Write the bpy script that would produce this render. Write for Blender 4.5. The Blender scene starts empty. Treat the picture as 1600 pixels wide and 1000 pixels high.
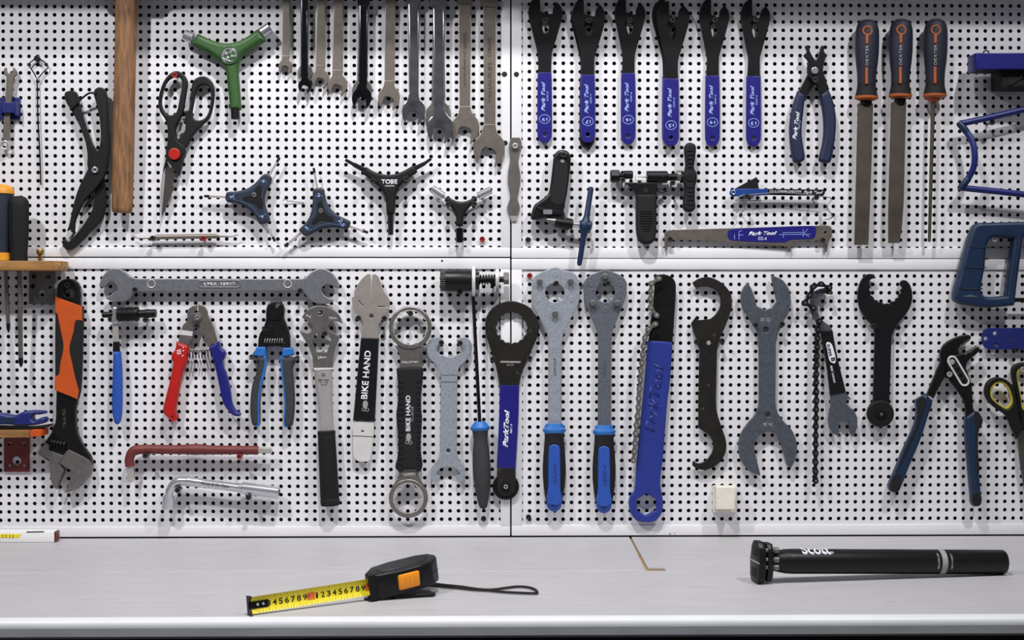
import bpy, bmesh, math, random
from mathutils import Vector, Matrix
random.seed(7)

# ---------------------------------------------------------------- camera, world, lights, exposure
ZC = 1.245                       # height of the picture centre on the panels (m)
D = 2.2; FPX = 2200.0            # camera distance, focal length in pixels of a 1600 px frame
YAW = math.radians(0.95); PIT = math.radians(0.75)
scn = bpy.context.scene
col = scn.collection
cam = bpy.data.cameras.new('camera'); camo = bpy.data.objects.new('camera', cam); col.objects.link(camo)
cam.lens = 36.0 * FPX / 1600.0; cam.sensor_width = 36.0; cam.clip_start = 0.05
camo.rotation_euler = (math.pi / 2 - PIT, 0, -YAW)
CAM = Vector((-D * math.sin(YAW), -D * math.cos(YAW), ZC + D * math.tan(PIT)))
camo.location = CAM
scn.camera = camo
RM = camo.rotation_euler.to_matrix()
W = bpy.data.worlds.new('world'); scn.world = W; W.use_nodes = True
W.node_tree.nodes['Background'].inputs[0].default_value = (0.90, 0.92, 1.0, 1)
W.node_tree.nodes['Background'].inputs[1].default_value = 0.13
def lamp(name, loc, target, power, size, cone=75):
    l = bpy.data.lights.new(name, 'SPOT'); l.shadow_soft_size = size; l.energy = power
    l.spot_size = math.radians(cone); l.spot_blend = 1.0
    l.color = (1.0, 0.99, 0.99)
    o = bpy.data.objects.new(name, l); col.objects.link(o); o.location = loc
    o.rotation_euler = (Vector(target) - Vector(loc)).to_track_quat('-Z', 'Y').to_euler()
lamp('ceiling_spot_lamp', (-1.15, -1.30, ZC + 1.45), (-0.40, 0, ZC - 0.42), 88, 0.04, 84)
lamp('ceiling_spot_lamp', (-0.05, -0.95, ZC + 1.50), (-0.12, 0, ZC - 0.45), 92, 0.04, 84)
lamp('ceiling_spot_lamp', (0.95, -1.15, ZC + 1.45), (0.15, 0, ZC - 0.42), 68, 0.04, 84)
vs = scn.view_settings
vs.view_transform = 'Standard'; vs.look = 'None'; vs.exposure = 0.0; vs.gamma = 1.0; vs.use_curve_mapping = False

# ---------------------------------------------------------------- materials
def lin(c):
    return tuple((v / 255 / 12.92 if v / 255 <= 0.04045 else ((v / 255 + 0.055) / 1.055) ** 2.4) for v in c) + (1,)
MATS = {}
def mat(name, rgb, rough=0.5, metal=0.0, var=0.10, scale=60.0, bump=0.0, bscale=400.0, speck=None, stretch=None, coat=0.0, spec=0.5):
    m = bpy.data.materials.new(name); m.use_nodes = True
    nt = m.node_tree; b = nt.nodes['Principled BSDF']
    b.inputs['Roughness'].default_value = rough; b.inputs['Metallic'].default_value = metal
    b.inputs['Specular IOR Level'].default_value = spec
    if coat: b.inputs['Coat Weight'].default_value = coat
    tc = nt.nodes.new('ShaderNodeTexCoord'); src = tc.outputs['Object']
    if stretch:
        mp = nt.nodes.new('ShaderNodeMapping'); mp.inputs['Scale'].default_value = stretch
        nt.links.new(src, mp.inputs['Vector']); src = mp.outputs['Vector']
    n = nt.nodes.new('ShaderNodeTexNoise'); n.inputs['Scale'].default_value = scale; n.inputs['Detail'].default_value = 5
    nt.links.new(src, n.inputs['Vector'])
    r = nt.nodes.new('ShaderNodeValToRGB')
    c = lin(rgb)
    r.color_ramp.elements[0].position = 0.3; r.color_ramp.elements[1].position = 0.7
    r.color_ramp.elements[0].color = tuple(v * (1 - var) for v in c[:3]) + (1,)
    r.color_ramp.elements[1].color = tuple(min(1, v * (1 + var)) for v in c[:3]) + (1,)
    nt.links.new(n.outputs['Fac'], r.inputs['Fac'])
    out = r.outputs['Color']
    if speck:                    # (colour, threshold, scale)
        n2 = nt.nodes.new('ShaderNodeTexNoise'); n2.inputs['Scale'].default_value = speck[2]; n2.inputs['Detail'].default_value = 3
        nt.links.new(src, n2.inputs['Vector'])
        r2 = nt.nodes.new('ShaderNodeValToRGB')
        r2.color_ramp.elements[0].position = speck[1]; r2.color_ramp.elements[1].position = min(1, speck[1] + 0.05)
        r2.color_ramp.elements[0].color = (0, 0, 0, 1); r2.color_ramp.elements[1].color = (1, 1, 1, 1)
        nt.links.new(n2.outputs['Fac'], r2.inputs['Fac'])
        mx = nt.nodes.new('ShaderNodeMix'); mx.data_type = 'RGBA'
        nt.links.new(r2.outputs['Color'], mx.inputs[0]); nt.links.new(out, mx.inputs[6]); mx.inputs[7].default_value = lin(speck[0])
        out = mx.outputs[2]
    nt.links.new(out, b.inputs['Base Color'])
    if bump:
        n3 = nt.nodes.new('ShaderNodeTexNoise'); n3.inputs['Scale'].default_value = bscale; n3.inputs['Detail'].default_value = 3
        nt.links.new(src, n3.inputs['Vector'])
        bp = nt.nodes.new('ShaderNodeBump'); bp.inputs['Strength'].default_value = bump; bp.inputs['Distance'].default_value = 0.0006
        nt.links.new(n3.outputs['Fac'], bp.inputs['Height']); nt.links.new(bp.outputs['Normal'], b.inputs['Normal'])
    MATS[name] = m
    return m
mat('panel_white', (223, 222, 226), 0.45, 0, 0.03, 9, 0.05, 300, speck=((168, 168, 178), 0.735, 26))
mat('frame_white', (227, 226, 229), 0.4, 0, 0.03, 12, 0.05, 300, speck=((120, 118, 118), 0.745, 60))
mat('wall_dark', (9, 9, 14), 0.9, 0, 0.2, 20)
mat('gap_dark', (14, 13, 15), 0.8, 0, 0.2, 30)
mat('bench_grey', (178, 176, 179), 0.5, 0, 0.05, 14, 0.15, 120, speck=((152, 149, 150), 0.68, 30), stretch=(1, 5, 5))
mat('bench_edge', (216, 218, 222), 0.4, 0, 0.04, 14, 0.1, 150, speck=((150, 148, 148), 0.80, 40))
mat('edge_grey', (166, 168, 173), 0.45, 0.1, 0.10, 16, 0.1, 150, stretch=(1, 3, 3))
mat('chipboard', (158, 128, 92), 0.85, 0, 0.45, 260, 0.6, 300)
mat('floor_grey', (70, 68, 68), 0.7, 0, 0.15, 8)
mat('under_bench_shade', (20, 18, 18), 0.7, 0, 0.3, 8)  # near-black: the shadow under the bench is put into this colour
mat('black_plastic', (17, 17, 18), 0.55, 0, 0.15, 80, 0.15, 600, spec=0.3)
mat('black_satin', (20, 20, 22), 0.38, 0, 0.15, 80, 0.08, 500, spec=0.3)
mat('black_rubber', (24, 24, 26), 0.7, 0, 0.15, 90, 0.35, 900, speck=((70, 68, 66), 0.735, 420), spec=0.3)
mat('dark_grip', (48, 49, 52), 0.75, 0, 0.12, 90, 0.3, 900)
mat('screw_black', (62, 59, 57), 0.45, 0.6, 0.15, 60)
mat('black_steel', (26, 25, 25), 0.42, 0.55, 0.25, 60, 0.12, 400, speck=((72, 68, 62), 0.72, 160))
mat('worn_black', (34, 31, 28), 0.5, 0.4, 0.3, 70, 0.25, 300, speck=((96, 84, 70), 0.68, 120))
mat('matt_steel', (130, 122, 114), 0.42, 0.75, 0.12, 120, 0.12, 700)
mat('pale_steel', (184, 176, 170), 0.42, 0.7, 0.08, 120, 0.12, 700)
mat('grey_steel', (124, 121, 118), 0.4, 0.7, 0.14, 90, 0.15, 500)
mat('blade_steel', (104, 100, 96), 0.35, 0.8, 0.14, 60, 0.05, 300)
mat('file_steel', (80, 74, 64), 0.55, 0.6, 0.28, 30, 0.8, 900)
mat('chrome', (208, 208, 214), 0.22, 0.8, 0.05, 60)
mat('wrench_chrome', (128, 128, 136), 0.2, 0.85, 0.35, 45)
mat('dark_chrome', (70, 70, 74), 0.16, 1.0, 0.15, 60)
mat('satin_silver', (206, 202, 198), 0.3, 0.6, 0.05, 200, 0.1, 900)
mat('bright_metal', (228, 226, 224), 0.38, 0.35, 0.04, 60)
mat('cast_grey', (152, 158, 168), 0.5, 0.35, 0.16, 300, 0.5, 420, speck=((110, 114, 122), 0.62, 500))
mat('cast_dark', (102, 106, 116), 0.5, 0.4, 0.16, 260, 0.5, 420, speck=((70, 74, 82), 0.62, 420))
mat('slate_steel', (88, 93, 102), 0.48, 0.5, 0.18, 200, 0.5, 360, speck=((136, 138, 142), 0.70, 380))
mat('drop_forged', (130, 132, 138), 0.42, 0.6, 0.14, 200, 0.3, 420)
mat('park_blue', (25, 23, 114), 0.38, 0, 0.06, 40, 0.04, 300)
mat('deep_blue', (24, 34, 104), 0.42, 0, 0.10, 40, 0.05, 300)
mat('navy', (18, 29, 64), 0.55, 0, 0.12, 50, 0.15, 500)
mat('dark_navy', (26, 32, 52), 0.6, 0, 0.15, 50, 0.2, 600)
mat('file_navy', (22, 26, 46), 0.6, 0, 0.12, 60, 0.3, 700)
mat('teal_navy', (12, 37, 68), 0.45, 0, 0.12, 40, 0.12, 400)
mat('sky_blue', (34, 104, 180), 0.45, 0, 0.06, 40, 0.05, 300)
mat('checker_blue', (28, 66, 140), 0.42, 0.2, 0.1, 50)
mat('mid_blue', (34, 78, 168), 0.5, 0, 0.08, 50, 0.15, 500)
mat('whip_blue', (29, 47, 132), 0.5, 0, 0.10, 30, 0.1, 200)
mat('whip_blue_dark', (27, 44, 126), 0.5, 0, 0.06, 30)
mat('red', (174, 26, 22), 0.38, 0, 0.08, 40, 0.05, 300)
mat('cutter_blue', (24, 28, 112), 0.38, 0, 0.08, 40, 0.05, 300)
mat('dark_red', (98, 28, 27), 0.5, 0, 0.12, 60, 0.1, 300)
mat('brown_red', (106, 40, 38), 0.55, 0, 0.14, 60, 0.2, 500)
mat('screw_red', (150, 38, 34), 0.45, 0.2, 0.1, 60)
mat('green', (42, 82, 32), 0.5, 0, 0.10, 60, 0.15, 500)
mat('orange', (192, 78, 20), 0.5, 0, 0.10, 40, 0.15, 400, speck=((150, 62, 22), 0.66, 45))
mat('file_orange', (164, 82, 34), 0.5, 0, 0.10, 60)
mat('tape_orange', (244, 150, 30), 0.45, 0, 0.04, 60)
mat('amber', (226, 152, 36), 0.45, 0, 0.06, 40)
mat('tape_yellow', (240, 220, 40), 0.4, 0, 0.03, 40)
mat('mark_orange', (226, 110, 40), 0.5, 0, 0.06, 200)
mat('yellow_rim', (186, 170, 60), 0.5, 0, 0.08, 60)
mat('white_print', (226, 228, 236), 0.5, 0, 0.03, 60)
mat('pale_print', (158, 178, 232), 0.5, 0, 0.05, 60)
mat('grey_print', (150, 150, 150), 0.5, 0, 0.05, 60)
mat('stamp_print', (96, 88, 80), 0.5, 0.5, 0.05, 60)
mat('dark_print', (60, 56, 52), 0.6, 0, 0.05, 60)
mat('black_print', (18, 17, 16), 0.6, 0, 0.05, 60)
mat('teal_print', (56, 104, 142), 0.5, 0, 0.10, 60)
mat('cream_foam', (226, 222, 208), 0.85, 0, 0.04, 60, 0.3, 300, speck=((196, 184, 160), 0.68, 160))
mat('brass', (150, 116, 60), 0.35, 0.85, 0.12, 60)
mat('level_white', (232, 232, 230), 0.4, 0, 0.03, 30, 0.05, 200, speck=((150, 146, 140), 0.70, 90))
def wood(name, a, b, stretch, scale):
    m = bpy.data.materials.new(name); m.use_nodes = True; nt = m.node_tree; bs = nt.nodes['Principled BSDF']
    bs.inputs['Roughness'].default_value = 0.6
    tc = nt.nodes.new('ShaderNodeTexCoord'); mp = nt.nodes.new('ShaderNodeMapping'); mp.inputs['Scale'].default_value = stretch
    nt.links.new(tc.outputs['Object'], mp.inputs['Vector'])
    n = nt.nodes.new('ShaderNodeTexNoise'); n.inputs['Scale'].default_value = scale; n.inputs['Detail'].default_value = 8
    n.inputs['Distortion'].default_value = 0.7
    nt.links.new(mp.outputs['Vector'], n.inputs['Vector'])
    r = nt.nodes.new('ShaderNodeValToRGB'); r.color_ramp.elements[0].position = 0.33; r.color_ramp.elements[1].position = 0.66
    r.color_ramp.elements[0].color = lin(a); r.color_ramp.elements[1].color = lin(b)
    nt.links.new(n.outputs['Fac'], r.inputs['Fac']); nt.links.new(r.outputs['Color'], bs.inputs['Base Color'])
    bp = nt.nodes.new('ShaderNodeBump'); bp.inputs['Strength'].default_value = 0.3; bp.inputs['Distance'].default_value = 0.0006
    nt.links.new(n.outputs['Fac'], bp.inputs['Height']); nt.links.new(bp.outputs['Normal'], bs.inputs['Normal'])
    MATS[name] = m
wood('hammer_wood', (102, 70, 45), (148, 107, 71), (1, 1, 0.12), 220)
wood('shelf_wood', (120, 82, 42), (172, 126, 70), (0.12, 1, 1), 110)

# ---------------------------------------------------------------- picture -> place
def ray(px, py):
    return RM @ Vector(((px - 800) / FPX, -(py - 500) / FPX, -1.0))
def P(px, py, d=0.0):            # point seen at a pixel, d millimetres in front of the panels
    r = ray(px, py); t = (-d / 1000.0 - CAM.y) / r.y
    return CAM + r * t
def sc(d): return (D - d / 1000.0) / D / 1000.0
ZB = P(800, 839.3, 0).z          # bench top
def B(px, py, h=0.0):            # point at a pixel, h millimetres above the bench
    r = ray(px, py); t = (ZB + h / 1000.0 - CAM.z) / r.z
    return CAM + r * t
CR = dict(A1=(0,0,4.76),A2=(0,200,4.76),A3=(170,0,4.545),A4=(200,200,4.545),A5=(420,0,5),A6=(600,0,3.704),A7=(430,220,5.554),A8=(640,220,4.76),
 B1=(800,0,4),B2=(1000,0,4),B3=(1200,0,3.704),B4=(1400,0,4),B5=(800,210,4.545),B6=(930,200,5),B7=(1030,250,5.333),B8=(1320,150,3.704),
 D1=(0,390,4.762),D2=(0,590,3.706),D3=(140,400,6.154),D4=(140,460,4.546),D5=(180,670,5.714),D6=(370,440,4.167),D7=(440,600,4.167),D8=(460,410,5),
 E1=(580,460,5),E2=(580,630,5),E3=(670,400,4.547),E4=(700,600,4.35),E5=(810,400,4.547),E6=(820,600,4.347),E7=(960,410,4.545),E8=(960,620,4.545),
 F1=(1130,410,4.762),F2=(1130,600,5),F3=(1310,400,3.447),F4=(1370,480,2.94),F5=(1460,320,2.778),
 G1=(0,90,6.25),G2=(0,280,5),G3=(0,630,6.667),G4=(1150,830,10),G5=(560,860,5.333),G6=(370,890,6.4),G7=(1480,70,4),G8=(1500,500,4.545),
 H1=(90,120,3.571),H2=(240,100,4),H3=(50,430,2.857),H4=(740,460,3.03),H7=(680,405,12.308))
def K(ref, pts):
    ox, oy, s = CR[ref]
    if isinstance(pts, tuple): return (ox + pts[0] / s, oy + pts[1] / s) + pts[2:]
    return [(ox + p[0] / s, oy + p[1] / s) + tuple(p[2:]) for p in pts]
def shift(pts, dx, dy=0): return [(p[0] + dx, p[1] + dy) + tuple(p[2:]) for p in pts]
c = 'c'                          # corner flag

# ---------------------------------------------------------------- builders
ROOT = {}
def thing(name, label, cat, px, py, d=0, group=None, loc=None):
    o = bpy.data.objects.new(name, None); col.objects.link(o); o.empty_display_size = 0.02
    o.location = P(px, py, d) if loc is None else loc
    o['label'] = label; o['category'] = cat
    if group: o['group'] = group
    ROOT[o.name] = o
    return o
def rootloc(p):
    while p.parent: p = p.parent
    return p.location
def link(name, me, m, parent, sharp=0.6):
    me.materials.clear(); me.materials.append(MATS[m])
    if parent is not None:
        L = rootloc(parent); me.transform(Matrix.Translation(-L))
    if sharp is not None:
        me.polygons.foreach_set('use_smooth', [True] * len(me.polygons)); me.set_sharp_from_angle(angle=sharp)
    o = bpy.data.objects.new(name, me); col.objects.link(o)
    if parent is not None: o.parent = parent
    return o
def smooth(pts, n=5, closed=True):
    N = len(pts); out = []
    for i in range(N if closed else N - 1):
        p1 = pts[i]; p2 = pts[(i + 1) % N]
        p0 = pts[(i - 1) % N] if closed or i > 0 else p1
        p3 = pts[(i + 2) % N] if closed or i + 2 < N else p2
        k1 = len(p1) > 2 and p1[2] == 'c'; k2 = len(p2) > 2 and p2[2] == 'c'
        a = Vector(p1[:2]); b = Vector(p2[:2]); z = Vector(p0[:2]); e = Vector(p3[:2])
        ch = (b - a).length
        def tan(u, v, w):
            t = w - u; l = t.length
            return t / l * ch if l > 1e-6 else (b - a)
        m1 = (b - a) if k1 else tan(z, a, b); m2 = (b - a) if k2 else tan(a, b, e)
        if k1 and k2: out.append((a.x, a.y)); continue
        for k in range(n):
            t = k / n; t2 = t * t; t3 = t2 * t
            q = a * (2*t3 - 3*t2 + 1) + m1 * (t3 - 2*t2 + t) + b * (-2*t3 + 3*t2) + m2 * (t3 - t2)
            out.append((q.x, q.y))
    if not closed: out.append(tuple(pts[-1][:2]))
    return out
def circ(cx, cy, r, n=24, ry=None, a0=0):
    ry = r if ry is None else ry
    return [(cx + r * math.cos(a0 + 2*math.pi*k/n), cy + ry * math.sin(a0 + 2*math.pi*k/n)) for k in range(n)]
def scallop(cx, cy, r, dr, teeth, n=4, sq=False):
    out = []
    for k in range(teeth * n):
        a = 2 * math.pi * k / (teeth * n); f = (k % n) / n
        rr = r + (dr if f < 0.5 else -dr) if sq else r + dr * math.cos(2 * math.pi * f)
        out.append((cx + rr * math.cos(a), cy + rr * math.sin(a)))
    return out
def capsule(x0, y0, x1, y1, r, n=8):
    a = math.atan2(y1 - y0, x1 - x0); out = []
    for k in range(n + 1): t = a + math.pi/2 + math.pi*k/n; out.append((x0 + r*math.cos(t), y0 + r*math.sin(t)))
    for k in range(n + 1): t = a - math.pi/2 + math.pi*k/n; out.append((x1 + r*math.cos(t), y1 + r*math.sin(t)))
    return out
def rect(x0, y0, x1, y1): return [(x0, y0), (x1, y0), (x1, y1), (x0, y1)]
def rrect(x0, y0, x1, y1, r, n=4):
    out = []
    for cx, cy, a in ((x1-r, y1-r, 0), (x0+r, y1-r, 90), (x0+r, y0+r, 180), (x1-r, y0+r, 270)):
        for k in range(n + 1): t = math.radians(a + 90*k/n); out.append((cx + r*math.cos(t), cy + r*math.sin(t)))
    return out
def slab_mesh(loops, th, bev, res=1):
    """loops of (x, z) metres -> mesh in x,z with y from -th/2 to th/2, edges bevelled by bev."""
    cu = bpy.data.curves.new('t', 'CURVE'); cu.dimensions = '2D'; cu.fill_mode = 'BOTH'
    bev = min(bev, th * 0.45)
    cu.extrude = th / 2 - bev; cu.bevel_depth = bev; cu.offset = -bev; cu.bevel_resolution = res
    for lp in loops:
        s = cu.splines.new('POLY'); s.points.add(len(lp) - 1)
        for q, p in zip(s.points, lp): q.co = (p[0], p[1], 0, 1)
        s.use_cyclic_u = True
    o = bpy.data.objects.new('t', cu); me = bpy.data.meshes.new_from_object(o)
    bpy.data.objects.remove(o); bpy.data.curves.remove(cu)
    me.transform(Matrix(((1,0,0,0),(0,0,-1,0),(0,1,0,0),(0,0,0,1))))
    return me
def plate(name, parent, m, outline, d0, th, holes=(), bev=0.5, sm=True, n=5, res=1):
    """outline in pixels; back face d0 mm off the panel, th mm thick; silhouette is that of the front face."""
    lp = smooth(outline, n) if sm else [p[:2] for p in outline]
    d1 = d0 + th
    loops = []
    for l in [lp] + list(holes):
        q = [P(p[0], p[1], d1) for p in l]; loops.append([(v.x, v.z) for v in q])
    me = slab_mesh(loops, th / 1000, bev / 1000, res)
    me.transform(Matrix.Translation((0, -(d0 + th / 2) / 1000, 0)))
    return link(name, me, m, parent)
def rev_mesh(A, Bv, prof, seg=18, sq=1.0, wdir=None, phase=0.0):
    """revolve (t metres along A->B, r metres)"""
    u = (Bv - A).normalized()
    w = Vector((0, -1, 0)) if wdir is None else wdir
    if abs(u.dot(w)) > 0.9: w = Vector((0, 0, 1))
    w = (w - u * w.dot(u)).normalized(); v = u.cross(w)
    vs_, fs = [], []
    for t, r in prof:
        for k in range(seg):
            a = 2 * math.pi * k / seg + phase
            vs_.append(A + u * t + v * (r * math.cos(a)) + w * (r * sq * math.sin(a)))
    n = len(prof)
    for i in range(n - 1):
        for k in range(seg):
            fs.append((i*seg + k, i*seg + (k+1) % seg, (i+1)*seg + (k+1) % seg, (i+1)*seg + k))
    fs.append(tuple(range(seg))); fs.append(tuple((n-1)*seg + k for k in range(seg)))
    me = bpy.data.meshes.new('m'); me.from_pydata(vs_, [], fs)
    bm = bmesh.new(); bm.from_mesh(me); bmesh.ops.recalc_face_normals(bm, faces=bm.faces); bm.to_mesh(me); bm.free()
    return me
def lathe(name, parent, m, p0, p1, prof, d, d2=None, sq=1.0, seg=18, phase=0.0):
    """prof: (px along the axis from p0 towards p1, radius px)"""
    d2 = d if d2 is None else d2
    A = P(p0[0], p0[1], d); Bv = P(p1[0], p1[1], d2); s = sc((d + d2) / 2)
    return link(name, rev_mesh(A, Bv, [(t * s, r * s) for t, r in prof], seg, sq, None, phase), m, parent)
def rod(name, parent, m, p0, p1, r, d, d2=None, r2=None, seg=14, sq=1.0, ch=0.15, phase=0.0):
    l = math.hypot(p1[0]-p0[0], p1[1]-p0[1]); r2 = r if r2 is None else r2; e = min(ch * min(r, r2), l * 0.3)
    return lathe(name, parent, m, p0, p1, [(0, r - e), (e, r), (l - e, r2), (l, r2 - e)], d, d2, sq, seg, phase)
def tube_mesh(pts, rad, seg=8, closed=False):
    N = len(pts); vs_, fs = [], []
    prev = None
    for i in range(N):
        a = pts[(i - 1) % N] if closed or i else pts[0]; b = pts[(i + 1) % N] if closed or i < N - 1 else pts[-1]
        u = (b - a).normalized()
        if prev is None:
            w = Vector((0, -1, 0))
            if abs(u.dot(w)) > 0.9: w = Vector((1, 0, 0))
        else: w = prev
        w = (w - u * w.dot(u)).normalized(); prev = w; v = u.cross(w)
        r = rad[i] if isinstance(rad, list) else rad
        for k in range(seg):
            t = 2 * math.pi * k / seg
            vs_.append(pts[i] + v * (r * math.cos(t)) + w * (r * math.sin(t)))
    for i in range(N if closed else N - 1):
        j = (i + 1) % N
        for k in range(seg):
            fs.append((i*seg + k, i*seg + (k+1) % seg, j*seg + (k+1) % seg, j*seg + k))
    if not closed: fs.append(tuple(range(seg))); fs.append(tuple((N-1)*seg + k for k in range(seg)))
    me = bpy.data.meshes.new('m'); me.from_pydata(vs_, [], fs)
    bm = bmesh.new(); bm.from_mesh(me); bmesh.ops.recalc_face_normals(bm, faces=bm.faces); bm.to_mesh(me); bm.free()
    return me
def path3(pts, n=6, closed=False):
    """Catmull-Rom through Vectors"""
    N = len(pts); out = []
    for i in range(N if closed else N - 1):
        p1 = pts[i]; p2 = pts[(i+1) % N]; p0 = pts[(i-1) % N] if closed or i else p1; p3 = pts[(i+2) % N] if closed or i + 2 < N else p2
        for k in range(n):
            t = k / n
            out.append(0.5 * ((2*p1) + (p2-p0)*t + (2*p0-5*p1+4*p2-p3)*t*t + (3*p1-p0-3*p2+p3)*t**3))
    if not closed: out.append(pts[-1])
    return out
def tube(name, parent, m, pts, r, d, seg=8, sm=True, closed=False, n=6):
    """pts in pixels, (x, y[, own d])"""
    q = [P(p[0], p[1], p[2] if len(p) > 2 else d) for p in pts]
    s = sc(d)
    if sm:
        nq = path3(q, n, closed)
        rr = [r_ * s for r_ in r] if isinstance(r, list) else r * s
        if isinstance(rr, list):
            L = []
            for i in range(len(rr) - 1):
                for k in range(n): L.append(rr[i] + (rr[i+1] - rr[i]) * k / n)
            L.append(rr[-1]); rr = L
        return link(name, tube_mesh(nq, rr, seg, closed), m, parent)
    return link(name, tube_mesh(q, r * s if not isinstance(r, list) else [x * s for x in r], seg, closed), m, parent)
def helix(name, parent, m, p0, p1, R, r, turns, d, seg=6):
    A = P(p0[0], p0[1], d); Bv = P(p1[0], p1[1], d); u = (Bv - A); s = sc(d)
    ud = u.normalized(); w = Vector((0, -1, 0)); w = (w - ud * w.dot(ud)).normalized(); v = ud.cross(w); N = int(turns * 14)
    pts = [A + u * (k / N) + (v * math.cos(2*math.pi*turns*k/N) + w * math.sin(2*math.pi*turns*k/N)) * (R * s) for k in range(N + 1)]
    return link(name, tube_mesh(pts, r * s, seg), m, parent)
def text_mesh(s, length, height, bold=0.0, shear=0.0, th=0.25):
    """flat lettering centred on the origin in x,y; length and height in metres"""
    cu = bpy.data.curves.new('t', 'FONT'); cu.body = s; cu.size = 1.0; cu.offset = bold; cu.shear = shear
    cu.extrude = 0.0; cu.resolution_u = 3
    o = bpy.data.objects.new('t', cu); me = bpy.data.meshes.new_from_object(o)
    bpy.data.objects.remove(o); bpy.data.curves.remove(cu)
    xs = [v.co.x for v in me.vertices]; ys = [v.co.y for v in me.vertices]
    cx, cy = (min(xs)+max(xs))/2, (min(ys)+max(ys))/2
    sx = length / max(1e-6, max(xs)-min(xs)); sy = height / max(1e-6, max(ys)-min(ys))
    me.transform(Matrix.Diagonal((sx, sy, 1, 1)) @ Matrix.Translation((-cx, -cy, 0)))
    bm = bmesh.new(); bm.from_mesh(me)      # a film of paint: real thickness
    r = bmesh.ops.extrude_face_region(bm, geom=bm.faces[:])
    bmesh.ops.translate(bm, verts=[g for g in r['geom'] if isinstance(g, bmesh.types.BMVert)], vec=(0, 0, th / 1000))
    bmesh.ops.recalc_face_normals(bm, faces=bm.faces)
    bm.to_mesh(me); bm.free()
    return me
def text(parent, m, s, x, y, length, height, rot, d, bold=0.0, shear=0.0, name='lettering'):
    """centre pixel, length and height in px, rot degrees counter-clockwise"""
    me = text_mesh(s, length * sc(d), height * sc(d), bold, shear)
    a = math.radians(rot); o = P(x, y, d - 0.02)
    X = Vector((math.cos(a), 0, math.sin(a))); Y = Vector((-math.sin(a), 0, math.cos(a))); Z = Vector((0, -1, 0))
    M = Matrix(((X.x, Y.x, Z.x, o.x), (X.y, Y.y, Z.y, o.y), (X.z, Y.z, Z.z, o.z), (0, 0, 0, 1)))
    me.transform(M)
    return link(name, me, m, parent, None)
def box3(name, parent, m, x0, x1, y0, y1, z0, z1, bev=0.0005, seg=2):
    bm = bmesh.new(); bmesh.ops.create_cube(bm, size=1.0)
    for v in bm.verts:
        v.co = Vector((x0 + (v.co.x + .5) * (x1 - x0), y0 + (v.co.y + .5) * (y1 - y0), z0 + (v.co.z + .5) * (z1 - z0)))
    if bev: bmesh.ops.bevel(bm, geom=bm.edges[:], offset=bev, segments=seg, affect='EDGES', profile=0.5)
    me = bpy.data.meshes.new('m'); bm.to_mesh(me); bm.free()
    return link(name, me, m, parent)
def prism3(name, parent, m, loop, vec, bev=0.001, seg=2):
    bm = bmesh.new(); vs_ = [bm.verts.new(p) for p in loop]; f = bm.faces.new(vs_)
    r = bmesh.ops.extrude_face_region(bm, geom=[f])
    bmesh.ops.translate(bm, verts=[g for g in r['geom'] if isinstance(g, bmesh.types.BMVert)], vec=vec)
    bmesh.ops.recalc_face_normals(bm, faces=bm.faces)
    if bev: bmesh.ops.bevel(bm, geom=bm.edges[:], offset=bev, segments=seg, affect='EDGES', profile=0.5)
    me = bpy.data.meshes.new('m'); bm.to_mesh(me); bm.free()
    return link(name, me, m, parent)
def disc(name, parent, m, x, y, r, d0, th, holes=(), bev=0.4, n=24): return plate(name, parent, m, circ(x, y, r, n), d0, th, holes, bev, False)
def struct(o): o['kind'] = 'structure'; return o

# ---------------------------------------------------------------- the setting
struct(box3('wall_back', None, 'wall_dark', -2.2, 2.2, 0.035, 0.10, 0.0, 2.6, 0))
struct(box3('floor', None, 'floor_grey', -2.6, 2.6, -3.4, 0.10, -0.05, 0.0, 0))

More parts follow.
